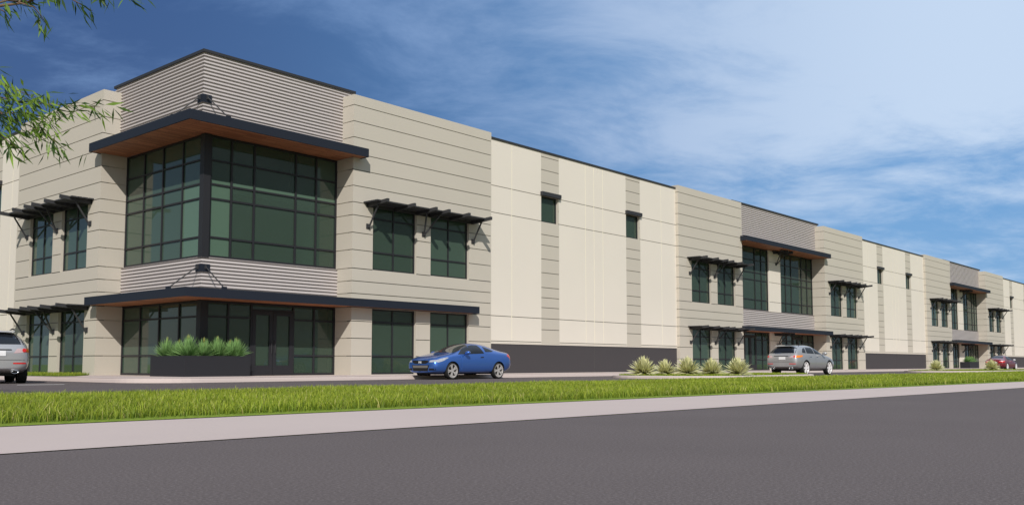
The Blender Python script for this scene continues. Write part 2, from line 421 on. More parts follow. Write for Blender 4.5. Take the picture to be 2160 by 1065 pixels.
# --- curtain walls
RU = [8.13, 7.23, 6.69, 5.25]; RL = [2.32, .91]
def curtain(fr, u0, u1, mull, z0, z1, rails, door=None, fw=.075, pale=0):
    """frame with its pane; door = (u0, u1) opening"""
    mb = MB(); d = -.03; fd = .1; e = .003
    us = [u0+e] + sorted(mull) + [u1-e]
    if door:
        spans = []
    for i, u in enumerate(us):
        a = u if i == 0 else (u-fw if i == len(us)-1 else u-fw/2)
        fr.box(mb, a, a+fw, d, d+fd, z0, z1, M_FRAME)
    for i in range(len(us)-1):
        a = us[i]+(fw if i == 0 else fw/2); b = us[i+1]-(fw if i == len(us)-2 else fw/2)
        isdoor = door and abs(us[i]-door[0]) < .01
        zs = ([2.64] if isdoor else rails)
        fr.box(mb, a, b, d+.004, d+fd-.004, z1-fw, z1, M_FRAME)
        if not isdoor: fr.box(mb, a, b, d+.004, d+fd-.004, z0, z0+fw, M_FRAME)
        for z in zs: fr.box(mb, a, b, d+.008, d+fd-.008, z-.033, z+.033, M_FRAME)
    w = bpart(mb, 'curtain_wall')
    for i in range(len(us)-1):
        isdoor = door and abs(us[i]-door[0]) < .01
        za = 2.66 if isdoor else z0+.02
        cuts = [(za, z1-.02, M_GLASS)]
        if pale: cuts = [(za, 7.23, M_GLASSP if i == 0 else M_GLASS), (7.23, 7.385, M_GLASSP), (7.385, z1-.02, M_GLASS)] if pale == 2 else [(za, 7.23, M_GLASSP if i == 0 else M_GLASS), (7.23, z1-.02, M_GLASS)]  # corner bays and strip below the canopy shadow coloured as if sunlit
        for (ca, cb_, gm) in cuts:
            g = MB(); g.quad([fr.p(us[i]+.01, .02, ca), fr.p(us[i+1]-.01, .02, ca), fr.p(us[i+1]-.01, .02, cb_), fr.p(us[i]+.01, .02, cb_)], gm); bpart(g, 'pane', w)
    if door:
        mid = (door[0]+door[1])/2; a0 = door[0]+fw/2; a1 = door[1]-fw/2
        for (a, b, s) in ((a0, mid-.008, 1), (mid+.008, a1, -1)):
            mb = MB(); st = .15; zt = 2.6
            dd = d-.012; de = d+fd-.02
            fr.box(mb, a, a+st, dd, de, z0+.01, zt, M_FRAME); fr.box(mb, b-st, b, dd, de, z0+.01, zt, M_FRAME)
            fr.box(mb, a+st, b-st, dd, de, z0+.01, z0+.38, M_FRAME); fr.box(mb, a+st, b-st, dd, de, zt-.14, zt, M_FRAME)
            o = bpart(mb, 'door')
            g = MB(); g.quad([fr.p(a+st-.01, .01, z0+.37), fr.p(b-st+.01, .01, z0+.37), fr.p(b-st+.01, .01, zt-.13), fr.p(a+st-.01, .01, zt-.13)], M_GLASS); bpart(g, 'pane', o)
            hu = b-.07 if s == 1 else a+.07
            h = MB(); h.tube([fr.p(hu, dd-.05, 1.0), fr.p(hu, dd-.05, 1.5)], .014, M_STEEL, 6)
            for z in (1.04, 1.46): h.tube([fr.p(hu, dd-.05, z), fr.p(hu, dd, z)], .01, M_STEEL, 6)
            bpart(h, 'handle', o)
    return w
MF = [18.75, 19.74, 21.65, 22.65]; ML = [32.04, 33.54, 35.04]
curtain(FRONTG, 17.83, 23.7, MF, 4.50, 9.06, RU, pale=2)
curtain(FRONTG, 17.83, 23.7, MF, ZF, 2.9, RL, door=(19.74, 21.65))
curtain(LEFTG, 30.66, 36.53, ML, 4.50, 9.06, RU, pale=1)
curtain(LEFTG, 30.66, 36.53, ML, ZF, 2.9, RL)
for z0, z1 in ((ZF-.1, 2.9), (4.4, 9.06)):
    mb = MB(); mb.box(17.55, 17.828, 30.38, 30.658, z0, z1, M_FRAME); bpart(mb, 'corner_post')
# --- cladding of the corner tower
cladding([((17.31, 37.05), (-1, 0)), ((17.31, 30.14), (-1, -1)), ((24.28, 30.14), (0, -1))], 9.2, 12.0)
cladding([((17.53, 36.54), (-1, 0)), ((17.53, 30.36), (-1, -1)), ((23.71, 30.36), (0, -1))], 3.0, 4.46)
mb = MB()
mb.box(17.24, 24.33, 30.07, 30.4, 11.985, 12.09, M_CAP); mb.box(17.24, 17.57, 30.401, 37.1, 11.985, 12.09, M_CAP); bpart(mb, 'parapet_cap')
mb = MB()
for bx in ((17.345, 24.3, 30.175, 30.45, 9.1, 11.98), (17.345, 17.6, 30.451, 37.06, 9.1, 11.98), (24.0, 24.3, 30.451, 36.8, 10.9, 11.98), (17.601, 24.3, 36.8, 37.06, 10.9, 11.98), (17.57, 23.69, 30.4, 30.7, 2.95, 4.49), (17.57, 17.85, 30.701, 36.5, 2.95, 4.49)):
    mb = MB(); mb.box(*bx, M_METAL); bpart(mb, 'cladding_backing')
# --- canopies
def canopy_corner(z0, z1, xr, yl, o=16.1, yo=28.9):
    t = .05
    mb = MB()
    mb.box(o, xr, yo, yo+t, z0, z1, M_FASCIA); mb.box(o, o+t, yo+t, yl, z0, z1, M_FASCIA)
    mb.box(xr-t, xr, yo+t, 29.39, z0, z1, M_FASCIA); mb.box(o+t, 16.56, yl-t, yl, z0, z1, M_FASCIA)
    mb.box(o+t, xr-t, yo+t, 29.38, z1-.06, z1-.02, M_FASCIA); mb.box(o+t, 16.55, 29.381, yl-t, z1-.06, z1-.02, M_FASCIA)
    mb.box(16.551, 23.69, 29.381, 30.44, z1-.06, z1-.02, M_FASCIA); mb.box(16.551, 17.6, 30.441, 36.52, z1-.06, z1-.02, M_FASCIA)
    c = bpart(mb, 'canopy')
    mb = MB()
    mb.box(o+t, xr-t, yo+t, 29.385, z0+.02, z0+.05, M_WOOD); mb.box(o+t, 16.555, 29.386, yl-t, z0+.02, z0+.05, M_WOOD)
    mb.box(16.556, 23.69, 29.386, 30.45, z0+.02, z0+.05, M_WOOD); mb.box(16.556, 17.62, 30.451, 36.52, z0+.02, z0+.05, M_WOOD)
    bpart(mb, 'soffit', c)
    return c
CU = canopy_corner(9.05, 9.40, 24.1, 36.65)
CLW = canopy_corner(2.895, 3.215, 30.77, 36.6)
def hanger(c, bx, by, zb, zt, ax, zc):
    """bracket block wrapped round the cladding corner with two tie rods"""
    mb = MB()
    mb.box(bx-.05, bx+.32, by-.05, by-.028, zb, zt, M_FASCIA); mb.box(bx-.05, bx-.028, by-.028, by+.32, zb, zt, M_FASCIA)
    zc2 = (zb+zt)/2+.03
    mb.box(bx+.1, bx+.14, by-.13, by-.051, zc2-.08, zc2+.08, M_STEEL); mb.box(bx-.13, bx-.051, by+.1, by+.14, zc2-.08, zc2+.08, M_STEEL)
    h = bpart(mb, 'hanger', c)
    mb.__init__()
    for (p, q) in (((bx+.12, by-.1, zc2), (17.75, 29.15, zc+.06)), ((bx-.1, by+.12, zc2), (16.35, 30.5, zc+.06))):
        mb.tube([p, q], .022, M_STEEL, 6)
        mb.box(q[0]-.07, q[0]+.07, q[1]-.07, q[1]+.07, zc-.019, zc+.11, M_FASCIA)
    bpart(mb, 'tie_rod', c)
hanger(CU, 17.31, 30.14, 10.12, 10.42, 0, 9.40)
hanger(CLW, 17.53, 30.36, 3.94, 4.22, 0, 3.215)
def canopy_entry(x0, x1, z0, z1):
    mb = MB(); t = .05; yo = 28.9
    mb.box(x0, x1, yo, yo+t, z0, z1, M_FASCIA); mb.box(x0, x0+t, yo+t, 29.39, z0, z1, M_FASCIA); mb.box(x1-t, x1, yo+t, 29.39, z0, z1, M_FASCIA)
    mb.box(x0+t, x1-t, yo+t, 29.38, z1-.06, z1-.02, M_FASCIA); mb.box(x0+.29, x1-.16, 29.381, 30.44, z1-.06, z1-.02, M_FASCIA)
    c = bpart(mb, 'canopy'); mb = MB()
    mb.box(x0+t, x1-t, yo+t, 29.385, z0+.02, z0+.05, M_WOOD); mb.box(x0+.29, x1-.16, 29.386, 30.45, z0+.02, z0+.05, M_WOOD)
    bpart(mb, 'soffit', c)
# --- recessed entrances along the front
for k in (0, 1):
    o = PERIOD*k
    x0, x1 = 57.72+o, 71.85+o
    pl, pr_ = 63.8+o, 65.77+o
    lm = [58.8+o, 59.8+o, 61.72+o, 62.75+o]; rm = [66.85+o, 67.87+o, 69.77+o, 70.82+o]
    for (a, b, mm, dr) in ((x0, pl, lm, (59.8+o, 61.72+o)), (pr_, x1, rm, (67.87+o, 69.77+o))):
        curtain(FRONTG, a, b, mm, 4.50, 9.06, RU); curtain(FRONTG, a, b, mm, ZF, 2.9, RL, door=dr)
    pf = Frame((0, 30.36, 0), (1,0,0), (0,-1,0))
    for z0, z1, cu in ((ZF-.1, 2.9, [1.63]), (4.47, 9.06, [8.57, 7.22, 6.68, 5.25])):
        mb = MB(); panel(pf, mb, pl, pr_, z0, z1, [], [2.33] if z0 < 1 else [8.2, 6.66, 5.2], M_CREAM, back=.3)
        pf.box(mb, pl-.001, pl+.03, .001, .3, z0, z1, M_CREAM); pf.box(mb, pr_-.03, pr_+.001, .001, .3, z0, z1, M_CREAM)
        bpart(mb, 'pier')
    cladding([((x0, 30.14), (0, -1)), ((x1+.55, 30.14), (0, -1))], 9.2, 11.9)
    cladding([((x0, 30.36), (0, -1)), ((x1, 30.36), (0, -1))], 3.0, 4.46)
    for bx in ((x0, x1+.55, 30.175, 30.45, 9.1, 11.89), (x0, x1, 30.4, 30.7, 2.95, 4.49), (x1+.3, x1+.55, 30.451, 33, 10.9, 11.89)):
        mb = MB(); mb.box(*bx, M_METAL); bpart(mb, 'cladding_backing')
    mb = MB(); mb.box(x0-.05, x1+.62, 30.07, 30.5, 11.892, 12.0, M_CAP); bpart(mb, 'parapet_cap')
    canopy_entry(57.46+o, 72.0+o, 9.05, 9.38); canopy_entry(57.5+o, 72.05+o, 2.88, 3.19)
    for zt in (9.0, 2.86):      # short bracket on the pier under each canopy
        mb = MB(); u = 65.0+o
        for s in (-.42, .42):
            pf.box(mb, u+s-.04, u+s+.04, -1.2, -.005, zt-.17, zt+.03, M_STEEL)
        pf.box(mb, u-1.0, u+1.0, -.35, -.2, zt-.05, zt+.02, M_STEEL); pf.box(mb, u-1.0, u+1.0, -.95, -.8, zt-.05, zt+.02, M_STEEL)
        b_ = bpart(mb, 'bracket')
        for s in (-.42, .42):
            q = MB(); q.tube([pf.p(u+s*.1, -.07, zt-.9), pf.p(u+s, -.62, zt-.12)], .038, M_STEEL, 8); bpart(q, 'brace', b_)
        q = MB(); pf.box(q, u-.1, u+.1, -.03, -.001, zt-1.0, zt-.8, M_STEEL); pf.box(q, u-.04, u+.04, -.1, -.031, zt-.96, zt-.84, M_STEEL); bpart(q, 'wall_plate', b_)

# --- inside: floors, roof, back walls so that the panes look into real rooms
mb = MB()
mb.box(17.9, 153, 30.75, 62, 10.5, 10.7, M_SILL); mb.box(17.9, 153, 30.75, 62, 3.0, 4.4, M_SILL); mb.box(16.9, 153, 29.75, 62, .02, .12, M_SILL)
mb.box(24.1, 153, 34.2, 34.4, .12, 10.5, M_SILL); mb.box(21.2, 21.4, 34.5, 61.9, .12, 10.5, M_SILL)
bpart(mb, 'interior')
mb = MB(); mb.box(16.8, 153, 61.9, 62.2, 0, 11.4, M_CREAM); mb.box(153, 153.3, 29.6, 62.2, 0, 11.4, M_CREAM); bpart(mb, 'rear_wall')
mb = MB()          # wall panels close behind the corner glass, sunlit tone put into the pale ones
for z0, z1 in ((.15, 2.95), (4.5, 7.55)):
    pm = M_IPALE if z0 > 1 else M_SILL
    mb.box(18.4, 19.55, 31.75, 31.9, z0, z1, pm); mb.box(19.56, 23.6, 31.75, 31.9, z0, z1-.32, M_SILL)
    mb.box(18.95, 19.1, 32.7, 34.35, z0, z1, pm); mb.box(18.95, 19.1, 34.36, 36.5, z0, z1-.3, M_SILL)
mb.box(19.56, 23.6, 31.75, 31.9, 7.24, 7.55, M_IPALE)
bpart(mb, 'partition')

# ------------------------------------------------------------------ ground
def sheet(name, pts, z, m, kind='structure', thick=0):
    mb = MB()
    mb.quad([(x, y, z) for x, y in pts], m)
    if thick:
        for (a, b) in zip(pts, pts[1:]+pts[:1]): mb.quad([(a[0], a[1], z-thick), (b[0], b[1], z-thick), (b[0], b[1], z), (a[0], a[1], z)], m)
    o = mb.build(name, recalc=False); me = o.data
    if me.polygons[0].normal.z < 0: me.flip_normals()
    o['kind'] = kind
    return o
ye = lambda x: 6.30-.0407*(x-2.26)     # street edge
yg = lambda x: 8.98-.0573*(x-3.23)     # lawn edge
YL = 16.0                              # far side of the lawn
XL, XR = -60, 150
sheet('ground', [(-900,-900),(1500,-900),(1500,1500),(-900,1500)], -.03, M_TURF)
sheet('street', [(XL*3,-40),(XR+250,-40),(XR+250,ye(XR+250)),(XL*3,ye(XL*3))], 0, M_ROAD)
sheet('sidewalk', [(XL*3,ye(XL*3)),(XR,ye(XR)),(XR,yg(XR)),(XL*3,yg(XL*3))], .006, M_WALK)
sheet('lawn_soil', [(XL,yg(XL)),(XR,yg(XR)),(XR,YL),(XL,YL)], .012, M_TURF)
sheet('parking_lot', [(XL,YL),(190,YL),(190,70),(XL,70)], -.004, M_LOT)
# building walk with a rounded corner and a real kerb
def arc(cx, cy, r, a0, a1, n=10): return [(cx+r*math.cos(R(a0+(a1-a0)*i/n)), cy+r*math.sin(R(a0+(a1-a0)*i/n))) for i in range(n+1)]
walk = [(150.5,26.25)] + [] 
walk = arc(15.2, 28.05, 1.8, 270, 180) + [(13.4, 60), (18.0, 60), (18.0, 31.0), (150, 31.0), (150, 26.25)]
wk = sheet('walkway', walk, .14, M_WALK)
mb = MB(); pth = [(13.4, 60)] + arc(15.2, 28.05, 1.8, 180, 270) + [(150, 26.25)]
def offs(p, d):
    out = []
    for i, q in enumerate(p):
        a = Vector(p[max(i-1,0)]); b = Vector(p[min(i+1,len(p)-1)]); t = (b-a).normalized(); n = Vector((t.y, -t.x)); out.append(Vector(q)+n*d)
    return out
prof = [(.03, 0), (.012, .10), (0, .125), (-.03, .146), (-.15, .147), (-.15, .1)]
rows = [[(p.x, p.y, z) for p in offs(pth, d)] for d, z in prof]
for r0, r1 in zip(rows, rows[1:]):
    for i in range(len(pth)-1): mb.quad([r0[i], r0[i+1], r1[i+1], r1[i]], M_CURB)
k_ = mb.build('kerb', smooth=True, recalc=True); k_['kind'] = 'structure'
sheet('turf_strip', [(13.95, 33.7), (14.6, 33.75), (16.5, 36.75), (16.5, 60), (13.95, 60)], .150, M_TURF)
# planting islands in the parking lot
def island(cx0, cx1, y0, y1, r=2.2):
    out = arc(cx1-r, y1-r, r, 0, 90, 8) + arc(cx0+r, y1-r, r, 90, 180, 8) + arc(cx0+r, y0+r, r, 180, 270, 8) + arc(cx1-r, y0+r, r, 270, 360, 8)
    return out
ISL = [(31.4, 43.0, 17.5, 23.0), (68.6, 92.0, 17.3, 23.0)]
for i, s in enumerate(ISL):
    p = island(*s); q = p + [p[0]]
    mb = MB(); pr2 = [(0, 0), (-.015, .09), (-.04, .112), (-.18, .114), (-.18, .06)]
    P = [Vector(a) for a in p]; n = len(P); rows = []
    for d, z in pr2:
        row = []
        for j in range(n):
            t = (P[(j+1) % n]-P[j-1]).normalized(); nn = Vector((t.y, -t.x)); w = P[j]+nn*d; row.append((w.x, w.y, z))
        rows.append(row)
    for r0, r1 in zip(rows, rows[1:]):
        for j in range(n): mb.quad([r0[j], r0[(j+1) % n], r1[(j+1) % n], r1[j]], M_CURB)
    mb.quad([(w[0], w[1], .09) for w in rows[-1]], M_TURF)
    o = mb.build('island_kerb', smooth=False); o['kind'] = 'structure'
# parking stall lines
for i, (a, b) in enumerate((((10.2, 27.2), (11.35, 26.9)),)):
    mb = MB(); mb.bar((a[0], a[1], .002), (b[0], b[1], .002), .12, .004, M_PAINT)
    o = mb.build('parking_line'); o['kind'] = 'structure'

# ------------------------------------------------------------------ grass blades (stuff)
def fast_mesh(name, V, F, colr, m, smooth=True):
    """V (n,3) , F (k,4) quads, colr (n,3)"""
    me = bpy.data.meshes.new(name)
    me.vertices.add(len(V)); me.vertices.foreach_set('co', V.astype(np.float32).ravel())
    me.loops.add(F.size); me.loops.foreach_set('vertex_index', F.astype(np.int32).ravel())
    me.polygons.add(len(F)); me.polygons.foreach_set('loop_start', np.arange(0, F.size, 4, dtype=np.int32))
    me.update(calc_edges=True)
    at = me.color_attributes.new('Col', 'FLOAT_COLOR', 'POINT')
    c4 = np.ones((len(V), 4), np.float32); c4[:, :3] = colr; at.data.foreach_set('color', c4.ravel())
    me.materials.append(m)
    if smooth: me.polygons.foreach_set('use_smooth', np.ones(len(F), bool))
    return me
def blades(P, L, W, lean, az, bendf, c0, c1, dry=None):
    """P (n,3) roots; builds 3-segment ribbons"""
    n = len(P); t = np.array([0, .38, .74, 1.0])
    ca, sa = np.cos(az), np.sin(az)
    Vs = []; Cs = []
    side = np.stack([-sa, ca, np.zeros(n)], 1)
    # side vector turned at random so that blades are seen from all sides
    for k, tt in enumerate(t):
        h = L*(tt - .42*bendf*tt**2.4)
        out = L*(lean*tt + bendf*.75*tt**2)
        c = P + np.stack([ca*out, sa*out, h], 1)
        w = W*(1-tt**1.6*.9)
        Vs += [c - side*w[:, None]/2, c + side*w[:, None]/2]
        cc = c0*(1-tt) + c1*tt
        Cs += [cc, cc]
    V = np.stack(Vs, 1).reshape(-1, 3); C_ = np.stack(Cs, 1).reshape(-1, 3)
    b = (np.arange(n)*8)[:, None]
    F = np.concatenate([np.stack([b[:, 0]+2*k, b[:, 0]+2*k+1, b[:, 0]+2*k+3, b[:, 0]+2*k+2], 1) for k in range(3)], 0)
    return V, F, C_
def grass_colours(n, bright=1.0):
    g = rng.random((n, 1)); h = rng.random((n, 1))
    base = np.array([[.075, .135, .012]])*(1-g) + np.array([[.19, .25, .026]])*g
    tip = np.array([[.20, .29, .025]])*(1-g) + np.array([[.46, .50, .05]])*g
    dry = (h < .05)
    tip = np.where(dry, np.array([[.62, .56, .22]]), tip); base = np.where(dry, np.array([[.34, .30, .08]]), base)
    return base*bright, tip*bright
def lawn_points(n, xa, xb, y0f, y1, dens):
    return None
Ps = []
def scatter(x0, x1, n):
    x = rng.uniform(x0, x1, n); lo = yg(x)+.38+rng.uniform(-.12, .12, n); y = lo + (YL-lo)*rng.random(n); return np.stack([x, y, np.full(n, .01)], 1)
for x0, x1, n in ((-3, 2, 12000), (2, 12, 95000), (12, 22, 75000), (22, 36, 62000), (36, 60, 45000), (60, 100, 36000), (100, 145, 16000)):
    Ps.append((scatter(x0, x1, n), x0))
allV, allF, allC = [], [], []; off = 0
for P, x0 in Ps:
    n = len(P); far = np.clip((np.hypot(P[:, 0], P[:, 1])-12)/60, 0, 1)
    patch = .5+.5*np.sin(P[:, 0]*1.3+np.sin(P[:, 1]*1.7)*1.5)*np.cos(P[:, 1]*1.1+P[:, 0]*.37)
    L = rng.uniform(.07, .15, n)*(.85+.3*patch); W = rng.uniform(.006, .012, n)*(1+3.5*far)
    c0, c1 = grass_colours(n)
    mod = (.84+.34*patch)[:, None]
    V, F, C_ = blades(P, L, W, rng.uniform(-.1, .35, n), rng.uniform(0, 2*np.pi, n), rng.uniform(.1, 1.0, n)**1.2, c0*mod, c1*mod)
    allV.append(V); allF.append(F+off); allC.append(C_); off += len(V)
# taller arching stems, mostly near the front edge
n = 9000; x = 60*rng.random(n)**1.5; y = yg(x)+.35+rng.exponential(2.2, n); P = np.stack([x, np.minimum(y, YL), np.full(n, .01)], 1)
c0, c1 = grass_colours(n, 1.25)
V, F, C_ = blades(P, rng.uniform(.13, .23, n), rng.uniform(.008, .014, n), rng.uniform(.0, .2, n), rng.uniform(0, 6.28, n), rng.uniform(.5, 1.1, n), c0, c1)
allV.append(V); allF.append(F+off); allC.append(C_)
tag(link('lawn_grass', fast_mesh('lawn_grass', np.concatenate(allV), np.concatenate(allF), np.concatenate(allC), M_BLADE)),
    'long bright green grass of the lawn between sidewalk and parking lot', 'grass', kind='stuff')
# shorter grass on islands and strip
allV, allF, allC = [], [], []; off = 0
for (x0, x1, y0, y1), n in zip(ISL, (26000, 26000)):
    P = np.stack([rng.uniform(x0+.3, x1-.3, n), rng.uniform(y0+.3, y1-.3, n), np.full(n, .09)], 1)
    r = 2.2; cx = np.clip(P[:, 0], x0+r, x1-r); cy = np.clip(P[:, 1], y0+r, y1-r); P = P[np.hypot(P[:, 0]-cx, P[:, 1]-cy) < r-.28]; n = len(P)
    c0, c1 = grass_colours(n)
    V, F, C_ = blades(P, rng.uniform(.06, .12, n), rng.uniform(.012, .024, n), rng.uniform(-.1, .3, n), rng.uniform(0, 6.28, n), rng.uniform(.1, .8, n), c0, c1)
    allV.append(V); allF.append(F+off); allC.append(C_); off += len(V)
tag(link('island_grass', fast_mesh('island_grass', np.concatenate(allV), np.concatenate(allF), np.concatenate(allC), M_BLADE)),
    'short green grass on the kerbed parking islands around the pale spiky plants', 'grass', kind='stuff')
n = 9000; P = np.stack([rng.uniform(13.97, 16.48, n), rng.uniform(33.72, 50, n), np.full(n, .15)], 1)
P = P[(P[:, 0]-14.6)*1.58+33.75 < P[:, 1]]; n = len(P); c0, c1 = grass_colours(n)
V, F, C_ = blades(P, rng.uniform(.08, .16, n), rng.uniform(.01, .02, n), rng.uniform(-.1, .3, n), rng.uniform(0, 6.28, n), rng.uniform(.1, .8, n), c0, c1)
tag(link('strip_grass', fast_mesh('strip_grass', V, F, C_, M_BLADE)), 'small patch of green grass against the left side wall of the building', 'grass', kind='stuff')

# ------------------------------------------------------------------ plants
def rosette(n, L0, L1, W, elev0, elev1, cream, dark, droop=.25, seed=0, width_mid=.35):
    """spiky rosette mesh; three columns per leaf: margin, centre, margin"""
    r = np.random.default_rng(seed); V = []; F = []; C_ = []
    T = [0, .3, .6, .85, 1.0]
    for i in range(n):
        f = (i+.5)/n; az = i*2.39996+r.uniform(-.2, .2); el = R(elev0+(elev1-elev0)*f**.8+r.uniform(-6, 6)); L = r.uniform(L0, L1)
        d = np.array([math.cos(az)*math.cos(el), math.sin(az)*math.cos(el), math.sin(el)]); s = np.array([-math.sin(az), math.cos(az), 0]); up = np.cross(d, s)*-1
        b = len(V); tone = r.uniform(.8, 1.15)
        for t in T:
            c = d*L*t + np.array([0, 0, -droop*L*t*t*math.cos(el)]); w = W*(math.sin(math.pi*min(1, (t*.62+.33)))**1.1 if t < 1 else .04)
            for q in (-1, 0, 1):
                V.append(c + s*(w/2*q) + up*(-.25*w if q == 0 else 0)); k = min(1, .15+t*1.0)
                col = (np.array(cream) if q else np.array(dark)*(1-k*.55)+np.array(cream)*k*.55)*tone*(.45+.55*min(1, t*1.7+.1))
                C_.append(col)
        for j in range(len(T)-1):
            for q in (0, 1): a = b+j*3+q; F.append((a, a+1, a+4, a+3))
    return np.array(V), np.array(F), np.array(C_)
agm = []
for s in range(3):
    V, F, C_ = rosette(185, .46, .60, .10, -8, 86, (.90, .86, .50), (.13, .17, .05), .12, s); V[:, 2] += .06
    agm.append(fast_mesh('agave_leaves', V, F, C_, M_SPIKE, smooth=False))
AG = [((33.9, 22.05), 1.0, 'largest and leftmost variegated agave in front of the dark plinth on the near island'),
      ((34.55, 21.1), .86, 'second agave from the left, a low one right of the largest on the near island'),
      ((35.55, 20.45), 1.0, 'tall middle agave of the five in a row on the near island'),
      ((36.35, 19.55), .92, 'fourth agave from the left on the near island, in front of the beige wing windows'),
      ((37.25, 18.75), .98, 'rightmost agave of the near island, closest to the silver car in the middle'),
      ((64.3, 20.9), 1.0, 'lone cream agave on the far island in front of the third beige wing'),
      ((72.7, 18.4), 1.05, 'farthest agave, standing in front of the dark red sedan')]
def ray_xy(px, depth): 
    a = (px-1080)/1932.98; return (.75082*depth+.65840*a*depth, .65652*depth-.75267*a*depth)
AGP = [(1356, 38.6), (1401, 39.3), (1448, 39.0), (1498, 39.4), (1553, 38.9), (1969.5, 67), (2086, 73)]
for i, ((_, sc, lb), (px, dp)) in enumerate(zip(AG, AGP)):
    o = link('agave_plant', agm[i % 3]); x, y = ray_xy(px, dp); o.location = (x, y, .08); o.rotation_euler = (0, 0, i*1.3); o.scale = (sc*1.32, sc*1.32, sc*1.36)
    tag(o, lb, 'plant', 'variegated agaves on the parking islands')

def tuft(seed, n=210):
    r = np.random.default_rng(seed)
    V, F, C_ = rosette(n, .42, .62, .04, 16, 86, (.32, .54, .19), (.05, .13, .035), .10, seed+20)
    # stubby flower spike
    m = 60; P2 = np.stack([r.normal(0, .02, m), r.normal(0, .02, m), r.uniform(.1, .5, m)], 1)
    V2, F2, C2 = blades(P2, r.uniform(.08, .12, m), np.full(m, .02), r.uniform(0, .3, m), r.uniform(0, 6.28, m), np.zeros(m), np.tile([[.12, .16, .03]], (m, 1)), np.tile([[.5, .5, .16]], (m, 1)))
    return fast_mesh('tuft_leaves', np.concatenate([V, V2]), np.concatenate([F, F2+len(V)]), np.concatenate([C_, C2]), M_SPIKE)
# L shaped planter at the corner
def planter_mesh(pts_out, h=.72):
    mb = MB(); t = .06
    for (x0, x1, y0, y1) in pts_out:
        mb.box(x0, x1, y0, y1, 0, h-.06, M_PLANTER)
    return mb
PL = empty('planter_box', (16.43, 29.34, .14)); tag(PL, 'charcoal L shaped planter box wrapped around the glass corner of the building', 'planter')
mb = MB(); t = .05; h = .73; ly = 2.44; lx = 2.56; w = .98
# outer/inner rims as one L ring
outer = [(0,0),(lx,0),(lx,w),(w,w),(w,ly),(0,ly)]
inner = [(t,t),(lx-t,t),(lx-t,w-t),(w-t,w-t),(w-t,ly-t),(t,ly-t)]
for i in range(6):
    j = (i+1) % 6; a, b, c, d = outer[i], outer[j], inner[j], inner[i]
    mb.quad([(a[0],a[1],0),(b[0],b[1],0),(b[0],b[1],h),(a[0],a[1],h)], M_PLANTER); mb.quad([(a[0],a[1],h),(b[0],b[1],h),(c[0],c[1],h),(d[0],d[1],h)], M_PLANTER)
    mb.quad([(d[0],d[1],h),(c[0],c[1],h),(c[0],c[1],h-.12),(d[0],d[1],h-.12)], M_PLANTER)
mb.build('box', PL, recalc=True)
mb = MB(); mb.quad([(x, y, h-.08) for x, y in inner], M_SOIL); mb.build('soil', PL)
tufts = [tuft(s) for s in range(4)]
TP = [((.42, 2.05), 'spiky green tuft at the far left end of the corner planter'), ((.5, 1.35), 'spiky green tuft second from the left in the corner planter'),
      ((.45, .62), 'spiky green tuft just left of the front corner of the L shaped planter'), ((.95, .42), 'spiky green tuft at the front corner of the L shaped planter'),
      ((1.5, .45), 'spiky green tuft third from the right in the corner planter'), ((1.98, .42), 'spiky green tuft second from the right in the corner planter'),
      ((2.3, .5), 'spiky green tuft at the right end of the corner planter, beside the doors')]
for i, ((x, y), lb) in enumerate(TP):
    o = link('ornamental_grass', tufts[i % 4]); o.location = (16.43+x, 29.34+y, .14+h-.09); o.rotation_euler = (0, 0, i*.9); k = (1.12, .95, 1.2, 1.05, 1.15, .98, 1.1)[i]; o.scale = (k*1.02, k*1.02, k*1.2)
    tag(o, lb, 'plant', 'green tufts in the corner planter')
P3 = empty('planter_box', (107.0, 28.05, .14)); tag(P3, 'charcoal rectangular planter box in front of the far entrance glass', 'planter')
mb = MB()
for (x0, x1, y0, y1) in ((0, 3.6, 0, .05), (0, 3.6, .95, 1), (0, .05, .05, .95), (3.55, 3.6, .05, .95)): mb.box(x0, x1, y0, y1, 0, .7, M_PLANTER)
mb.build('box', P3); mb = MB(); mb.quad([(.05, .05, .62), (3.55, .05, .62), (3.55, .95, .62), (.05, .95, .62)], M_SOIL); mb.build('soil', P3)
for i, (x, lb) in enumerate(((.9, 'green tuft in the left half of the far planter box'), (1.9, 'green tuft in the middle of the far planter box'), (2.8, 'green tuft in the right half of the far planter box'))):
    o = link('ornamental_grass', tufts[i]); o.location = (107.0+x, 28.55, .75); o.scale = (1.25,)*3; tag(o, lb, 'plant', 'green tufts in the far planter')

# ------------------------------------------------------------------ trees
def leaf_cloud(twigs, seed, per_m, llen, col_a, col_b, droop=.6, sag=.12):
    r = np.random.default_rng(seed); V = []; F = []; C_ = []
    for pts in twigs:
        pts = [np.array(p, float) for p in pts]
        for a, b in zip(pts, pts[1:]):
            ln = np.linalg.norm(b-a); n = max(2, int(ln*per_m))
            for i in range(n):
                t = r.random(); c = a+(b-a)*t + r.normal(0, sag, 3)*np.array([1, 1, .8])
                d = (b-a)/ln*r.uniform(.1, .9) + np.array([r.normal(0, .55), r.normal(0, .55), -droop+r.normal(0, .4)]); d /= np.linalg.norm(d)
                L = r.uniform(*llen); s = np.cross(d, r.normal(0, 1, 3)); s /= np.linalg.norm(s); w = L*r.uniform(.11, .19)
                nrm = np.cross(d, s)
                q = len(V); V += [c, c+d*L*.42+s*w/2, c+d*L-nrm*L*.1, c+d*L*.42-s*w/2]
                F.append((q, q+1, q+2, q+3)); g = r.random(); col = np.array(col_a)*(1-g)+np.array(col_b)*g
                C_ += [col*.9, col, col*1.1, col]
    return fast_mesh('leaves', np.array(V), np.array(F), np.array(C_), M_LEAF, smooth=False)
def limb_mesh(mb, pts, r0, r1, n=7):
    mb.tube(pts, [r0+(r1-r0)*i/(len(pts)-1) for i in range(len(pts))], M_BARK, n)
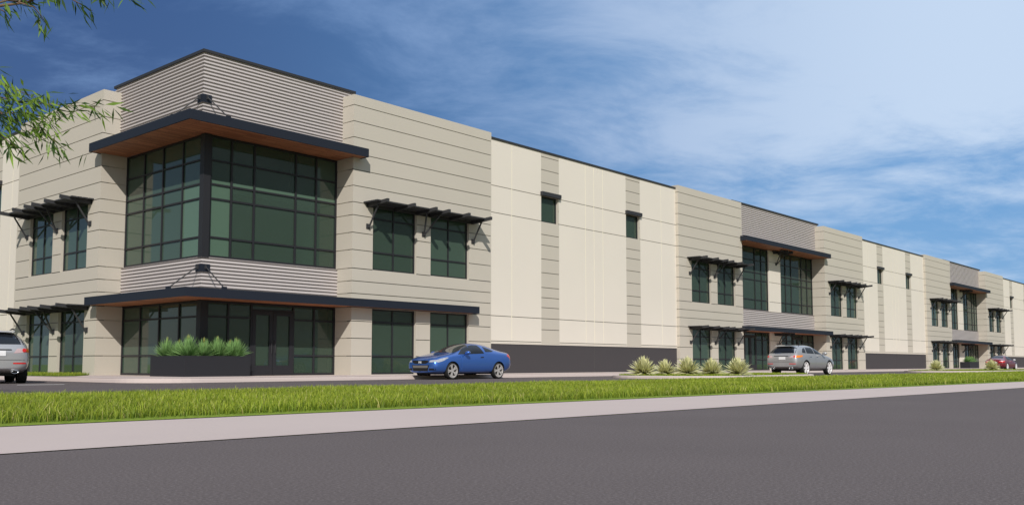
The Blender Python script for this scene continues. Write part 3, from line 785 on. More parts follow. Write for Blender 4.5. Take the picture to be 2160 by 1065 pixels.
# tree standing just left of the view on the lawn edge; boughs reach into the frame
T1 = empty('leafy_tree', (1.2, 13.6, 0)); tag(T1, 'leafy tree whose drooping green boughs reach in at the upper left', 'tree')
mb = MB(); loc = lambda p: (p[0]-1.2, p[1]-13.6, p[2])
limb_mesh(mb, [loc(p) for p in ((1.2,13.6,0),(1.22,13.55,1.2),(1.15,13.5,2.4),(1.3,13.6,3.6),(1.4,13.6,5.4),(1.3,13.7,7.2))], .16, .05, 10)
mb.build('trunk', T1, smooth=True)
TWIGS = [[(4.7, 14.66, 4.58), (5.17, 14.32, 4.46), (5.64, 13.97, 4.43), (6.12, 13.6, 4.43)], [(4.71, 14.66, 4.43), (5.14, 14.38, 4.21), (5.52, 14.14, 4.03), (5.82, 14.01, 3.78)], [(4.38, 13.67, 4.48), (4.68, 13.51, 4.47), (4.87, 13.49, 4.39), (5.12, 13.4, 4.32)], [(4.42, 13.73, 3.9), (4.74, 13.57, 3.74), (4.99, 13.49, 3.53)], [(4.68, 14.54, 4.31), (5.04, 14.31, 4.24), (5.32, 14.17, 4.28), (5.61, 14.03, 4.22)], [(4.51, 14.41, 5.76), (4.87, 14.18, 5.77), (5.19, 13.99, 5.87), (5.46, 13.84, 6.1), (5.73, 13.68, 6.32)], [(4.98, 13.77, 5.75), (5.17, 13.74, 5.73), (5.3, 13.78, 5.64), (5.43, 13.83, 5.5)], [(4.59, 13.69, 5.57), (4.76, 13.69, 5.53), (4.87, 13.75, 5.44)], [(5.26, 13.34, 5.9), (5.5, 13.26, 5.82), (5.68, 13.24, 5.76), (5.81, 13.27, 5.74)], [(5.47, 13.08, 6.07), (5.78, 12.92, 5.92), (6.07, 12.78, 5.9), (6.34, 12.65, 5.93)]]
mb = MB()
limb_mesh(mb, [loc(p) for p in ((1.2,13.5,2.6),(1.9,13.7,3.3),(2.9,13.9,3.9),tuple(TWIGS[0][0]))], .07, .03)
limb_mesh(mb, [loc(p) for p in ((1.3,13.6,4.4),(2.0,13.7,5.2),(2.9,13.8,5.7),tuple(TWIGS[5][0]))], .07, .04)
for i, tw in enumerate(TWIGS):
    limb_mesh(mb, [loc(p) for p in tw], .028 if i == 5 else .012, .004, 5)
    if i not in (0, 5):
        hub = TWIGS[0][0] if i < 5 else TWIGS[5][2]
        limb_mesh(mb, [loc(hub), loc(((hub[0]+tw[0][0])/2, (hub[1]+tw[0][1])/2+.1, (hub[2]+tw[0][2])/2+.08)), loc(tw[0])], .02, .012, 5)
EXTRA = []
r_ = random.Random(4)
for i in range(26):
    z = r_.uniform(3.4, 7.2); a = r_.uniform(R(75), R(320)); L = r_.uniform(1.0, 2.1); b = Vector((1.3, 13.6, z)); e = b+Vector((math.cos(a)*L, math.sin(a)*L, r_.uniform(.1, .6)))
    tip = e+Vector((math.cos(a)*.5, math.sin(a)*.5, -.4)); limb_mesh(mb, [loc(b), loc((b+e)/2+Vector((0,0,.12))), loc(e), loc(tip)], .035, .006, 5); EXTRA.append([tuple((b+e)/2), tuple(e), tuple(tip)])
mb.build('branch', T1, smooth=True)
me = leaf_cloud([[loc(p) for p in tw] for tw in TWIGS[:5]], 3, 92, (.15, .30), (.025, .065, .02), (.24, .38, .05), sag=.10)
link('leaves', me, T1)
me = leaf_cloud([[loc(p) for p in tw] for tw in TWIGS[5:]], 5, 32, (.16, .30), (.025, .06, .02), (.16, .28, .05), droop=.9, sag=.05)
link('leaves', me, T1)
me = leaf_cloud([[loc(p) for p in tw] for tw in EXTRA], 9, 60, (.12, .24), (.06, .12, .02), (.22, .34, .05), sag=.16); link('crown', me, T1)
# small tree beyond the right side of the frame
tx, ty = ray_xy(2212, 70)
T2 = empty('young_tree', (tx, ty, 0)); tag(T2, 'slender tree at the right edge with only its leaf tips showing', 'tree')
mb = MB(); limb_mesh(mb, [(0,0,0),(.05,.02,1.4),(0,.05,2.8),(.05,0,4.2),(0,0,5.4)], .09, .02, 8); mb.build('trunk', T2, smooth=True)
mb = MB(); tw2 = []
for i in range(34):
    z = r_.uniform(2.3, 5.2); a = r_.uniform(0, 6.28); L = r_.uniform(.8, 1.75)*(1-.45*abs(z-3.9)/1.6); b = Vector((0, 0, z)); e = Vector((math.cos(a)*L, math.sin(a)*L, z+r_.uniform(.0, .5)))
    limb_mesh(mb, [b, (b+e)/2, e], .025, .006, 5); tw2.append([tuple(b.lerp(e, .4)), tuple(e)])
mb.build('branch', T2, smooth=True)
link('crown', leaf_cloud(tw2, 12, 60, (.10, .2), (.08, .16, .03), (.3, .42, .1), sag=.14), T2)

# ------------------------------------------------------------------ cars
def car_body(rows, paint, wheels, wr, half):
    """rows: x, zbot, zmid, zbelt, ztop, ws, wm, wb, wt, ed -> smooth closed body with wheel openings"""
    bm = bmesh.new(); rings = []
    for (x, zb, zm, zl, zt, ws, wm, wb, wt, ed) in rows:
        half_ = [(0, zb), (ws*.8, zb), (ws, zb+.07), (wm, zm), (wb, zl), (wt, zt-ed), (wt*.62, zt-ed*.22), (0, zt)]
        pts = [(x, y, z) for y, z in half_] + [(x, -y, z) for y, z in reversed(half_[1:-1])]
        rings.append([bm.verts.new(p) for p in pts])
    n = len(rings[0])
    for a, b in zip(rings, rings[1:]):
        for i in range(n): bm.faces.new((a[i], a[(i+1) % n], b[(i+1) % n], b[i]))
    def cap(r, rev):
        h = 7
        L = [r[i] for i in range(0, h+1)]; Rr = [r[0]] + [r[n-i] for i in range(1, h)] + [r[h]]
        for i in range(h):
            f = [L[i], L[i+1], Rr[i+1], Rr[i]]; f2 = []
            for v in f:
                if v not in f2: f2.append(v)
            if rev: f2.reverse()
            bm.faces.new(f2)
    cap(rings[0], False); cap(rings[-1], True)
    bmesh.ops.recalc_face_normals(bm, faces=bm.faces)
    me = bpy.data.meshes.new('body'); bm.to_mesh(me); bm.free()
    me.materials.append(paint); me.materials.append(M_DARK)
    o = link('body', me)
    s = o.modifiers.new('s', 'SUBSURF'); s.levels = s.render_levels = 3
    dg = bpy.context.evaluated_depsgraph_get(); smooth_me = bpy.data.meshes.new_from_object(o.evaluated_get(dg))
    bv = BVHTree.FromPolygons([v.co.copy() for v in smooth_me.vertices], [tuple(p.vertices) for p in smooth_me.polygons])
    cutters = []
    for (x, z) in wheels:
        for sd in (1, -1):
            c = MB(); N = 40; ring0 = []; 
            for k in range(N):
                t = 2*math.pi*k/N; ring0.append((x+(wr+.045)*math.cos(t), z+(wr+.045)*math.sin(t)))
            y0, y1 = sorted((sd*(half-.34), sd*(half+.3)))
            b0 = len(c.v); c.v += [(p[0], y0, p[1]) for p in ring0]+[(p[0], y1, p[1]) for p in ring0]; mi = c.mi(M_DARK)
            for k in range(N): c.f.append((k, (k+1) % N, N+(k+1) % N, N+k)); c.m.append(mi)
            c.f.append(tuple(range(N))); c.m.append(mi); c.f.append(tuple(range(N, 2*N))); c.m.append(mi)
            co = c.build('cut'); cutters.append(co)
            bo = o.modifiers.new('b', 'BOOLEAN'); bo.operation = 'DIFFERENCE'; bo.object = co; bo.solver = 'EXACT'
            try: bo.material_mode = 'TRANSFER'
            except Exception: pass
    dg = bpy.context.evaluated_depsgraph_get(); dg.update(); fm = bpy.data.meshes.new_from_object(o.evaluated_get(dg))
    o.modifiers.clear(); o.data = fm
    for c in cutters: bpy.data.objects.remove(c)
    fm.polygons.foreach_set('use_smooth', [True]*len(fm.polygons))
    bm = bmesh.new(); bm.from_mesh(fm)
    for e in bm.edges:
        if len(e.link_faces) == 2 and e.calc_face_angle(0) > R(38): e.smooth = False
    bm.to_mesh(fm); bm.free()
    return o, bv
AX = {'side': (Vector((1,0,0)), Vector((0,0,1)), Vector((0,-1,0))), 'top': (Vector((1,0,0)), Vector((0,1,0)), Vector((0,0,-1))),
      'front': (Vector((0,1,0)), Vector((0,0,1)), Vector((-1,0,0))), 'rear': (Vector((0,1,0)), Vector((0,0,1)), Vector((1,0,0)))}
def patch(bv, name, poly, view, m, parent, off=.004, mirror=False, thick=0.0, cuts=4):
    """polygon drawn in an orthographic view and laid onto the body surface as a thin shell"""
    U, Vv, D = AX[view]
    if mirror and view == 'side': D = -D
    bm = bmesh.new()
    # round polygon corners lightly by subdividing the outline
    vs = [bm.verts.new((U*p[0]+Vv*p[1])) for p in poly]
    if len(vs) < 3: return None
    f = bm.faces.new(vs)
    bmesh.ops.triangulate(bm, faces=[f])
    for it in range(cuts):
        ln = [e for e in bm.edges if e.calc_length() > .09]
        if not ln: break
        bmesh.ops.subdivide_edges(bm, edges=ln, cuts=1, use_grid_fill=False); bmesh.ops.triangulate(bm, faces=bm.faces)
    dead = []
    for v in bm.verts:
        h, nrm, i, d = bv.ray_cast(v.co - D*5, D, 12)
        if h is None: dead.append(v)
        else:
            if nrm.dot(D) > 0: nrm = -nrm
            v.co = h + nrm*off - D*thick
    bmesh.ops.delete(bm, geom=dead, context='VERTS')
    bmesh.ops.recalc_face_normals(bm, faces=bm.faces)
    for f in bm.faces:
        f.smooth = True
        if f.normal.dot(D) > 0: f.normal_flip()
    me = bpy.data.meshes.new(name); bm.to_mesh(me); bm.free(); me.materials.append(m)
    return link(name, me, parent)
def wheel(parent, x, y, r, wdt, rim_m, spokes, style, side, rim_r):
    w = empty('wheel', (x, y, r)); w.parent = parent
    if side < 0: w.rotation_euler = (0, 0, math.pi)
    t = MB(); h = wdt/2
    t.lathe([(rim_r, -h*.9), (rim_r+.02, -h), (r-.03, -h), (r-.008, -h*.85), (r, -h*.55), (r, h*.55), (r-.008, h*.85), (r-.03, h), (rim_r+.02, h), (rim_r, h*.9)], M_TYRE, 36); t.build('tyre', w, smooth=True)
    q = MB()
    q.lathe([(rim_r, h*.98), (rim_r-.018, h*.98), (rim_r-.03, h*.8), (rim_r-.035, -h*.6)], rim_m, 36)
    q.lathe([(rim_r-.03, -h*.3), (.01, -h*.3)], M_DARK, 24)
    q.lathe([(.065, h*.2), (.065, h*.82), (.045, h*.88), (.0, h*.88)], rim_m, 16)
    for k in range(spokes):
        a = 2*math.pi*k/spokes
        for da in ((-.17, .17) if style == 'pair' else (0,)):
            a1 = a+da; p0 = (.05*math.cos(a), h*.72, .05*math.sin(a)); p1 = ((rim_r-.02)*math.cos(a1), h*.86, (rim_r-.02)*math.sin(a1))
            q.bar(p0, p1, .045 if style == 'pair' else .085, .03, rim_m, up=(0, 1, 0))
    q.build('rim', w)
    return w

def finish_car(name, rows, paint, spec):
    root = empty(name)
    body, bv = car_body(rows, paint, [(spec['xf'], spec['r']), (spec['xr'], spec['r'])], spec['r'], spec['half'])
    body.parent = root
    for x in (spec['xf'], spec['xr']):
        for sd in (1, -1): wheel(root, x, sd*(spec['half']-spec['tw']/2-.03), spec['r'], spec['tw'], spec['rim'], spec['sp'], spec['style'], sd, spec['rr'])
    mb = MB()      # underbody and axles
    mb.box(spec['xr']-.6, spec['xf']+.5, -spec['half']+.42, spec['half']-.42, spec['zb']-.02, spec['zb']+.06, M_DARK)
    mb.build('underbody', root)
    return root, body, bv
def mirror_part(root, x, y, z, paint, sc=1.0):
    mb = MB()
    prof = [(-.085, .02), (-.08, .06), (-.05, .085), (0, .092), (.05, .08), (.08, .05), (.09, .012)]
    for sd in (1, -1):
        mb = MB(); k = mb.mi(paint); rings = []
        for xx, r in prof:
            b = len(mb.v)
            for j in range(10):
                t = 2*math.pi*j/10; mb.v.append((x+xx*sc, sd*(y+.09*sc)+1.35*r*math.cos(t)*sc, z+.85*r*math.sin(t)*sc))
            rings.append(b)
        for a, b in zip(rings, rings[1:]):
            for j in range(10): mb.f.append((a+j, a+(j+1) % 10, b+(j+1) % 10, b+j)); mb.m.append(k)
        mb.f.append(tuple(rings[0]+j for j in range(10))); mb.m.append(k); mb.f.append(tuple(rings[-1]+j for j in range(10))); mb.m.append(k)
        mb.bar((x+.02, sd*(y-.07), z-.07), (x, sd*(y+.06), z-.03), .05, .03, paint)
        mb.build('mirror', root, smooth=True)

# ---- blue coupe
CP = [(2.22, .28, .46, .65, .74, .50, .63, .59, .42, .03), (2.15, .24, .45, .71, .80, .68, .78, .73, .52, .03), (1.93, .22, .47, .775, .875, .79, .86, .805, .62, .03),
      (1.62, .21, .49, .835, .935, .82, .878, .825, .67, .025), (1.34, .21, .51, .875, .985, .83, .88, .835, .69, .025), (1.12, .21, .52, .90, 1.03, .83, .88, .84, .69, .03),
      (.82, .21, .52, .92, 1.14, .83, .878, .845, .625, .055), (.44, .21, .52, .935, 1.305, .83, .877, .845, .565, .07), (.06, .21, .52, .945, 1.405, .83, .877, .845, .54, .075),
      (-.38, .21, .52, .96, 1.43, .83, .878, .845, .53, .075), (-.80, .21, .53, .975, 1.385, .83, .883, .845, .525, .07), (-1.16, .22, .54, .985, 1.285, .83, .888, .84, .535, .06),
      (-1.52, .23, .56, 1.0, 1.165, .82, .884, .825, .575, .035), (-1.80, .25, .57, 1.0, 1.10, .79, .865, .80, .60, .025), (-2.05, .30, .58, .97, 1.07, .72, .81, .74, .60, .02), (-2.20, .35, .59, .91, 1.04, .64, .72, .66, .54, .02), (-2.25, .40, .59, .84, .95, .54, .62, .57, .44, .02)]
coupe, body, bv = finish_car('blue_coupe', CP, M_BLUE, dict(xf=1.32, xr=-1.30, r=.325, half=.885, tw=.215, rim=M_RIMG, sp=5, style='pair', zb=.21, rr=.262))
tag(coupe, 'blue two door coupe parked facing left in front of the ground floor windows', 'car')
patch(bv, 'windscreen', [(1.08,-.61),(1.12,0),(1.08,.61),(.76,.60),(.18,.515),(.12,.3),(.10,0),(.12,-.3),(.18,-.515),(.76,-.60)], 'top', M_WGLASS, coupe)
patch(bv, 'rear_window', [(-.74,-.42),(-.70,0),(-.74,.42),(-1.38,.50),(-1.42,0),(-1.38,-.50)], 'top', M_CGLASS, coupe)
for mir in (False, True):
    patch(bv, 'side_window', [(.96,.955),(.62,.965),(-.46,1.0),(-.51,1.015),(-.42,1.24),(-.34,1.325),(-.08,1.335),(.20,1.30),(.54,1.185)], 'side', M_CGLASS, coupe, mirror=mir)
    patch(bv, 'quarter_window', [(-.62,1.065),(-.98,1.065),(-1.12,1.095),(-.92,1.195),(-.60,1.275)], 'side', M_CGLASS, coupe, mirror=mir)
    d = patch(bv, 'door', [(.88,.30),(.86,.62),(.84,.93),(.62,.935),(-.46,.965),(-.56,.86),(-.62,.58),(-.58,.40),(-.48,.30)], 'side', M_BLUE, coupe, off=.007, mirror=mir)
    patch(bv, 'handle', [(-.24,.825),(-.42,.835),(-.42,.87),(-.24,.86)], 'side', M_DARK, d, off=.018, mirror=mir)
    patch(bv, 'headlight', [(2.12,.66),(2.0,.65),(1.80,.70),(1.50,.825),(1.58,.84),(1.86,.79),(2.06,.735)], 'side', M_HEAD, coupe, mirror=mir, off=.006)
    patch(bv, 'tail_light', [(-1.86,.92),(-2.02,1.0),(-2.18,.97),(-2.22,.82),(-2.10,.78)], 'side', M_RED, coupe, mirror=mir, off=.006)
for sd in (1, -1):
    patch(bv, 'headlight', [(sd*.46,.65),(sd*.74,.66),(sd*.78,.75),(sd*.5,.72)], 'front', M_HEAD, coupe, off=.006)
    patch(bv, 'fog_light', [(sd*.44,.345),(sd*.72,.355),(sd*.74,.415),(sd*.48,.43)], 'front', M_DARK, coupe, off=.006)
    patch(bv, 'tail_light', [(sd*.40,.74),(sd*.74,.76),(sd*.74,.93),(sd*.42,.90)], 'rear', M_RED, coupe, off=.006)
gr = patch(bv, 'grille', [(-.44,.655),(-.30,.60),(.30,.60),(.44,.655),(.42,.71),(-.42,.71)], 'front', M_DARK, coupe, off=.006)
patch(bv, 'grille_bar', [(-.43,.705),(.43,.705),(.44,.72),(-.44,.72)], 'front', M_CHROME, gr, off=.012)
em = MB()           # bright letter-like emblem in the grille
ex = 2.25
for y0, y1, z0, z1 in ((-.06,-.038,.61,.695),(.038,.06,.61,.695),(-.038,.038,.643,.662)): em.box(ex-.03, ex, y0, y1, z0, z1, M_LAMP)
em.build('emblem', gr)
patch(bv, 'bumper_intake', [(-.40,.315),(.40,.315),(.47,.545),(-.47,.545)], 'front', M_DARK, coupe, off=.005)
patch(bv, 'number_plate', [(-.40,.44),(.40,.44),(.42,.53),(-.42,.53)], 'front', mat('plate_holder', (.16,.15,.14), .5), coupe, off=.014)
mirror_part(coupe, .62, .87, 1.02, M_BLUE, 1.0)

# ---- silver crossover (drawn rear-detailed)
SV = [(2.40, .34, .52, .70, .80, .55, .68, .64, .45, .03), (2.32, .28, .52, .78, .90, .72, .84, .78, .58, .03), (2.0, .26, .55, .88, 1.0, .86, .93, .87, .68, .03),
      (1.55, .25, .58, .96, 1.07, .89, .955, .90, .74, .03), (1.10, .25, .60, 1.02, 1.13, .90, .96, .915, .76, .03), (.86, .25, .60, 1.045, 1.20, .90, .96, .92, .72, .05),
      (.45, .25, .60, 1.06, 1.45, .90, .96, .92, .66, .08), (.0, .25, .60, 1.075, 1.60, .90, .96, .92, .63, .08), (-.5, .25, .60, 1.09, 1.645, .90, .96, .92, .62, .08),
      (-1.1, .25, .61, 1.11, 1.63, .90, .965, .92, .61, .08), (-1.6, .27, .63, 1.13, 1.60, .89, .97, .915, .61, .08), (-1.98, .30, .65, 1.145, 1.54, .87, .96, .90, .62, .08),
      (-2.22, .34, .66, 1.13, 1.34, .84, .93, .87, .66, .06), (-2.35, .38, .66, 1.07, 1.15, .80, .89, .82, .60, .035), (-2.42, .42, .66, .95, 1.03, .70, .78, .72, .52, .03), (-2.445, .46, .66, .86, .93, .56, .62, .58, .42, .02)]
suv, body, bv = finish_car('silver_crossover', SV, M_SILVER, dict(xf=1.45, xr=-1.40, r=.385, half=.965, tw=.26, rim=M_RIMW, sp=6, style='blade', zb=.25, rr=.315))
patch(bv, 'windscreen', [(.84,-.66),(.84,.66),(.02,.56),(-.02,0),(.02,-.56)], 'top', M_WGLASS, suv)
patch(bv, 'rear_window', [(-.74,1.165),(.74,1.165),(.73,1.22),(.66,1.40),(.54,1.49),(.25,1.515),(-.25,1.515),(-.54,1.49),(-.66,1.40),(-.73,1.22)], 'rear', M_CGLASS, suv)
rw = patch(bv, 'wiper', [(.02,1.16),(.36,1.135),(.36,1.15),(.03,1.19)], 'rear', M_CHROME, suv, off=.03)
for mir in (False, True):
    patch(bv, 'side_window', [(.72,1.115),(-.22,1.14),(-.16,1.46),(.10,1.44),(.38,1.33)], 'side', M_CGLASS, suv, mirror=mir)
    patch(bv, 'side_window', [(-.30,1.14),(-1.18,1.165),(-1.12,1.30),(-.98,1.475),(-.24,1.475)], 'side', M_CGLASS, suv, mirror=mir)
    patch(bv, 'quarter_window', [(-1.28,1.17),(-1.68,1.185),(-1.56,1.30),(-1.34,1.42),(-1.1,1.46)], 'side', M_CGLASS, suv, mirror=mir)
    for xs in ((.76, -.24), (-.28, -1.02)):
        d = patch(bv, 'door', [(xs[0],.38),(xs[0]-.02,1.08),(xs[1],1.10),(xs[1]-.02,.42)], 'side', M_SILVER, suv, off=.006, mirror=mir)
        patch(bv, 'handle', [(xs[1]+.10,.955),(xs[1]+.30,.95),(xs[1]+.30,.985),(xs[1]+.10,.99)], 'side', M_CHROME, d, off=.02, mirror=mir)
    patch(bv, 'tail_light', [(-1.78,.98),(-2.08,.94),(-2.24,.92),(-2.24,1.04),(-2.05,1.05),(-1.74,1.06)], 'side', M_ORANGE, suv, mirror=mir, off=.008)
    patch(bv, 'headlight', [(2.2,.72),(1.8,.86),(1.72,.93),(2.0,.90),(2.25,.82)], 'side', M_LAMP, suv, mirror=mir, off=.006)
for sd in (1, -1):
    tl = patch(bv, 'tail_light', [(sd*.46,.90),(sd*.78,.92),(sd*.80,1.05),(sd*.56,1.04)], 'rear', M_PINK, suv, off=.006)
    c = [(sd*.745+.055*math.cos(2*math.pi*k/14), .985+.055*math.sin(2*math.pi*k/14)) for k in range(14)]
    patch(bv, 'lens', c, 'rear', M_RED, tl, off=.02)
    patch(bv, 'lens', [(sd*.80,.925),(sd*.88,.93),(sd*.88,1.045),(sd*.81,1.05)], 'rear', M_ORANGE, tl, off=.014)
    patch(bv, 'reflector', [(sd*.46,.585),(sd*.80,.585),(sd*.80,.625),(sd*.46,.625)], 'rear', M_RED, suv, off=.008)
    ex = MB(); ex.lathe([(.075, -.1), (.08, .1), (.06, .1), (.055, -.05)], M_CHROME, 16); ex.lathe([(.056, .0), (.0, .0)], M_DARK, 16)
    o = ex.build('exhaust_tip', suv, smooth=True, recalc=False); o.location = (-2.33, sd*.52, .35); o.rotation_euler = (0, 0, math.pi/2); o.scale = (1.35, 1, .62)
    rl = MB(); rl.tube([(-1.55, sd*.56, 1.555), (-1.42, sd*.57, 1.63), (-.8, sd*.585, 1.675), (.0, sd*.585, 1.64), (.1, sd*.585, 1.575)], .02, M_DARK, 6); rl.build('roof_rail', suv, smooth=True)
patch(bv, 'plate_recess', [(-.28,.80),(.28,.80),(.28,.985),(-.28,.985)], 'rear', mat('plate_recess_grey', (.36,.36,.37), .4, metal=.3), suv, off=.004)
patch(bv, 'number_plate', [(-.26,.82),(.12,.82),(.12,.965),(-.26,.965)], 'rear', M_PLATE, suv, off=.02)
patch(bv, 'trim_strip', [(-.42,.99),(.42,.99),(.40,1.015),(-.40,1.015)], 'rear', M_DARK, suv, off=.02)
patch(bv, 'bumper_step', [(-.86,.70),(.86,.70),(.86,.712),(-.86,.712)], 'rear', M_DARK, suv, off=.004)
sp = MB(); sp.box8([(-1.80,-.55,1.565),(-1.80,.55,1.565),(-2.12,.5,1.535),(-2.12,-.5,1.535),(-1.78,-.55,1.60),(-1.78,.55,1.60),(-2.11,.5,1.56),(-2.11,-.5,1.56)], M_SILVER); sp.build('spoiler', suv, smooth=False)
an = MB(); an.tube([(-1.3, .1, 1.6), (-1.5, .1, 1.74)], .012, M_DARK, 5); an.build('aerial', suv)
mirror_part(suv, .62, .93, 1.16, M_SILVER, 1.15)

# ---- dark red sedan
SD = [(2.42, .26, .42, .56, .66, .55, .66, .62, .42, .03), (2.34, .21, .42, .63, .74, .70, .81, .75, .52, .03), (2.0, .19, .46, .72, .83, .82, .90, .84, .64, .03),
      (1.5, .18, .50, .80, .90, .86, .92, .87, .70, .025), (1.05, .18, .52, .86, .965, .87, .925, .885, .72, .03), (.78, .18, .52, .90, 1.05, .87, .925, .89, .68, .05),
      (.35, .18, .52, .915, 1.26, .87, .925, .89, .62, .07), (-.05, .18, .52, .925, 1.42, .87, .925, .89, .585, .075), (-.5, .18, .52, .935, 1.455, .87, .925, .89, .575, .075),
      (-.95, .18, .53, .95, 1.43, .87, .928, .89, .57, .075), (-1.35, .19, .54, .965, 1.32, .87, .93, .885, .58, .065), (-1.72, .21, .56, .98, 1.16, .86, .925, .87, .62, .04),
      (-2.05, .25, .58, .985, 1.085, .83, .90, .84, .66, .025), (-2.28, .30, .58, .95, 1.06, .78, .86, .79, .64, .025), (-2.40, .36, .58, .86, .95, .68, .76, .70, .54, .02), (-2.43, .42, .58, .78, .84, .54, .60, .56, .42, .02)]
sedan, body, bv = finish_car('red_sedan', SD, M_MAROON, dict(xf=1.47, xr=-1.42, r=.35, half=.93, tw=.24, rim=M_RIMW, sp=7, style='blade', zb=.18, rr=.30))
tag(sedan, 'dark red four door sedan at the far right behind the farthest agave', 'car')
patch(bv, 'windscreen', [(.74,-.62),(.74,.62),(-.05,.54),(-.08,0),(-.05,-.54)], 'top', M_WGLASS, sedan)
patch(bv, 'rear_window', [(-1.12,-.48),(-1.08,0),(-1.12,.48),(-1.72,.58),(-1.76,0),(-1.72,-.58)], 'top', M_CGLASS, sedan)
for mir in (False, True):
    patch(bv, 'side_window', [(.62,.965),(-.28,.985),(-.24,1.33),(.08,1.31),(.30,1.20)], 'side', M_CGLASS, sedan, mirror=mir)
    patch(bv, 'side_window', [(-.34,.985),(-1.22,1.01),(-1.16,1.17),(-.86,1.31),(-.30,1.335)], 'side', M_CGLASS, sedan, mirror=mir)
    for xs in ((.70, -.28), (-.32, -1.05)):
        d = patch(bv, 'door', [(xs[0],.30),(xs[0]-.02,.94),(xs[1],.96),(xs[1]-.02,.32)], 'side', M_MAROON, sedan, off=.006, mirror=mir)
        patch(bv, 'handle', [(xs[1]+.10,.83),(xs[1]+.28,.825),(xs[1]+.28,.855),(xs[1]+.10,.86)], 'side', M_MAROON, d, off=.02, mirror=mir)
    patch(bv, 'tail_light', [(-1.95,.80),(-2.26,.76),(-2.30,.90),(-2.02,.93)], 'side', M_RED, sedan, mirror=mir, off=.007)
for sd in (1, -1):
    tl = patch(bv, 'tail_light', [(sd*.40,.76),(sd*.80,.76),(sd*.82,.93),(sd*.62,.92),(sd*.42,.86)], 'rear', M_RED, sedan, off=.007)
    patch(bv, 'lens', [(sd*.42,.86),(sd*.80,.885),(sd*.82,.925),(sd*.62,.925)], 'rear', M_LAMP, tl, off=.014)
    patch(bv, 'headlight', [(sd*.42,.60),(sd*.76,.62),(sd*.78,.70),(sd*.46,.69)], 'front', M_LAMP, sedan, off=.007)
patch(bv, 'number_plate', [(-.26,.68),(.26,.68),(.26,.80),(-.26,.80)], 'rear', M_PLATE, sedan, off=.012)
patch(bv, 'grille', [(-.35,.52),(.35,.52),(.35,.64),(-.35,.64)], 'front', M_DARK, sedan, off=.007)
mirror_part(sedan, .52, .90, 1.0, M_LAMP, 1.0)

def place(o, px, depth, rz):
    x, y = ray_xy(px, depth); o.location = (x, y, -.004); o.rotation_euler = (0, 0, rz)
place(coupe, 973, 36.7, math.pi); 
place(suv, 1688, 50.8, R(-2))
suv2 = copy_tree(suv); place(suv2, -22, 29.0, R(76))
place(sedan, 2107, 89.5, R(-2))
tag(suv, 'silver crossover seen from behind in front of the middle entrance', 'car', 'silver crossovers')
tag(suv2, 'silver crossover cut off by the left edge of the photo, only its right rear showing', 'car', 'silver crossovers')

# ------------------------------------------------------------------ light and sky
SUN = Vector((-1, -1, 1.04)).normalized()
el = math.asin(SUN.z); 
sl = bpy.data.lights.new('sun', 'SUN'); sl.energy = 3.8; sl.angle = R(.5); sl.color = (1.0, .955, .89)
so = bpy.data.objects.new('sun', sl); COL.objects.link(so); so.rotation_euler = SUN.to_track_quat('Z', 'Y').to_euler(); so.location = (-20, -20, 30)
w = bpy.data.worlds.new('World'); S.world = w; w.use_nodes = True; nt = w.node_tree
bg = nt.nodes['Background']; out = nt.nodes['World Output']
sky = nt.nodes.new('ShaderNodeTexSky'); sky.sky_type = 'NISHITA'; sky.sun_disc = False; sky.sun_elevation = el; sky.sun_rotation = R(225); sky.air_density = 1.0; sky.dust_density = .4; sky.ozone_density = 2.0
def N(t, **k):
    n = nt.nodes.new(t)
    for a, b in k.items(): setattr(n, a, b)
    return n
def math_(op, a, b=None, c=None, clamp=False):
    n = N('ShaderNodeMath', operation=op); n.use_clamp = clamp
    for i, v in enumerate((a, b, c)):
        if v is None: continue
        if isinstance(v, (int, float)): n.inputs[i].default_value = v
        else: nt.links.new(v, n.inputs[i])
    return n.outputs[0]
tc = N('ShaderNodeTexCoord'); sep = N('ShaderNodeSeparateXYZ'); nt.links.new(tc.outputs['Generated'], sep.inputs[0])
def dot(v):
    n = N('ShaderNodeVectorMath', operation='DOT_PRODUCT'); n.inputs[1].default_value = v; nt.links.new(tc.outputs['Generated'], n.inputs[0]); return n.outputs['Value']
zz = math_('MAXIMUM', sep.outputs['Z'], 0.0); den = math_('ADD', zz, .16)
ru = math_('DIVIDE', dot((.6584, -.7527, 0)), den); fu = math_('DIVIDE', dot((.7527, .6584, 0)), den)
cb = N('ShaderNodeCombineXYZ'); nt.links.new(ru, cb.inputs[0]); nt.links.new(fu, cb.inputs[1])
def noise(scale, det, rough, dist, sx, sy, rot, off):
    mp = N('ShaderNodeMapping'); mp.inputs['Scale'].default_value = (sx, sy, 1); mp.inputs['Rotation'].default_value = (0, 0, R(rot)); mp.inputs['Location'].default_value = off
    nt.links.new(cb.outputs[0], mp.inputs[0]); n = N('ShaderNodeTexNoise'); n.inputs['Scale'].default_value = scale; n.inputs['Detail'].default_value = det
    n.inputs['Roughness'].default_value = rough; n.inputs['Distortion'].default_value = dist; nt.links.new(mp.outputs[0], n.inputs['Vector']); return n.outputs['Fac']
n1 = noise(1.1, 6, .55, .25, 1.0, .8, 25, (3.1, 1.7, 0)); n2 = noise(2.6, 11, .64, .35, .8, 1.0, -35, (7.3, 2.2, 0))
def smooth(v, a, b, lo=0, hi=1):
    m = N('ShaderNodeMapRange'); m.interpolation_type = 'SMOOTHSTEP'; m.inputs['From Min'].default_value = a; m.inputs['From Max'].default_value = b
    m.inputs['To Min'].default_value = lo; m.inputs['To Max'].default_value = hi; nt.links.new(v, m.inputs['Value']); return m.outputs[0]
right = dot((.6584, -.7527, 0)); fwd = dot((.7527, .6584, 0))
d = math_('MULTIPLY_ADD', n2, .95, math_('MULTIPLY', n1, .42))
cov = math_('MULTIPLY', smooth(right, -.42, .42), smooth(zz, .13, .30))
d = math_('MULTIPLY_ADD', cov, .40, d)
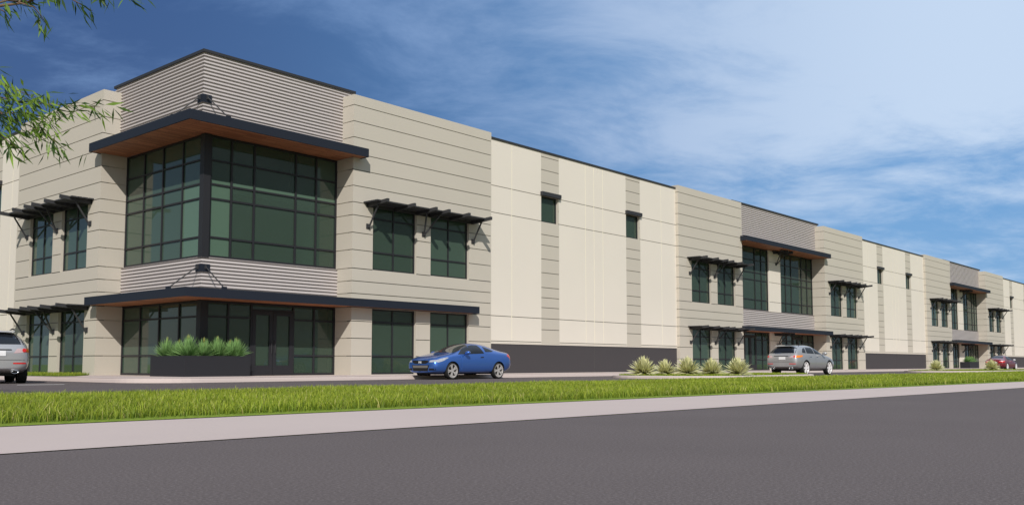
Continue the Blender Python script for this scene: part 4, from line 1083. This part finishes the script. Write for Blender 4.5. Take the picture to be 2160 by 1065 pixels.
d = math_('MULTIPLY_ADD', smooth(right, -.35, -.1), .10, math_('ADD', d, -.10))
mask = smooth(d, .60, 1.06)
hue = N('ShaderNodeMixRGB'); nt.links.new(smooth(right, -.42, .42), hue.inputs['Fac'])
hue.inputs[1].default_value = (.38, .98, 2.75, 1); hue.inputs[2].default_value = (1.35, 3.5, 7.0, 1)
low = N('ShaderNodeMixRGB'); nt.links.new(smooth(zz, .0, .24, .55, 0), low.inputs['Fac']); nt.links.new(hue.outputs[0], low.inputs[1]); low.inputs[2].default_value = (2.6, 4.9, 8.0, 1)
tint = N('ShaderNodeMixRGB', blend_type='MULTIPLY'); tint.inputs['Fac'].default_value = 1; nt.links.new(sky.outputs[0], tint.inputs[1]); tint.inputs[2].default_value = (.84, .76, .66, 1)
base = N('ShaderNodeMixRGB'); nt.links.new(smooth(fwd, -.1, .6, 0, .85), base.inputs['Fac']); nt.links.new(tint.outputs[0], base.inputs[1]); nt.links.new(low.outputs[0], base.inputs[2])
cl = N('ShaderNodeMixRGB'); nt.links.new(smooth(right, -.22, .46), cl.inputs['Fac'])
cl.inputs[1].default_value = (2.0, 3.3, 5.9, 1); cl.inputs[2].default_value = (5.6, 6.95, 8.9, 1)
cm = N('ShaderNodeMixRGB'); nt.links.new(mask, cm.inputs['Fac']); nt.links.new(base.outputs[0], cm.inputs[1]); nt.links.new(cl.outputs[0], cm.inputs[2])
mute = N('ShaderNodeMixRGB'); nt.links.new(smooth(right, .5, .8, 0, .75), mute.inputs['Fac']); nt.links.new(cm.outputs[0], mute.inputs[1]); mute.inputs[2].default_value = (1.35, 1.6, 1.7, 1)
nt.links.new(mute.outputs[0], bg.inputs['Color']); bg.inputs['Strength'].default_value = .1

# ------------------------------------------------------------------ camera
f, pit, yaw, cx, cy = 1932.98, .0754997, .7186393, 1080, 621.85
cam = bpy.data.cameras.new('camera'); co = bpy.data.objects.new('camera', cam); COL.objects.link(co); S.camera = co
co.location = (0, 0, .57)
Fv = Vector((math.cos(yaw)*math.cos(pit), math.sin(yaw)*math.cos(pit), math.sin(pit)))
co.rotation_euler = Fv.to_track_quat('-Z', 'Y').to_euler()
cam.sensor_width = 36; cam.lens = 36*f/2160; cam.shift_x = 0; cam.shift_y = (621.85-532.5)/2160
cam.clip_end = 5000; cam.clip_start = .05
S.view_settings.view_transform = 'Standard'; S.view_settings.look = 'None'; S.view_settings.exposure = 0; S.view_settings.gamma = 1
S.cycles.max_bounces = 8; S.cycles.transparent_max_bounces = 8; S.cycles.use_denoising = True
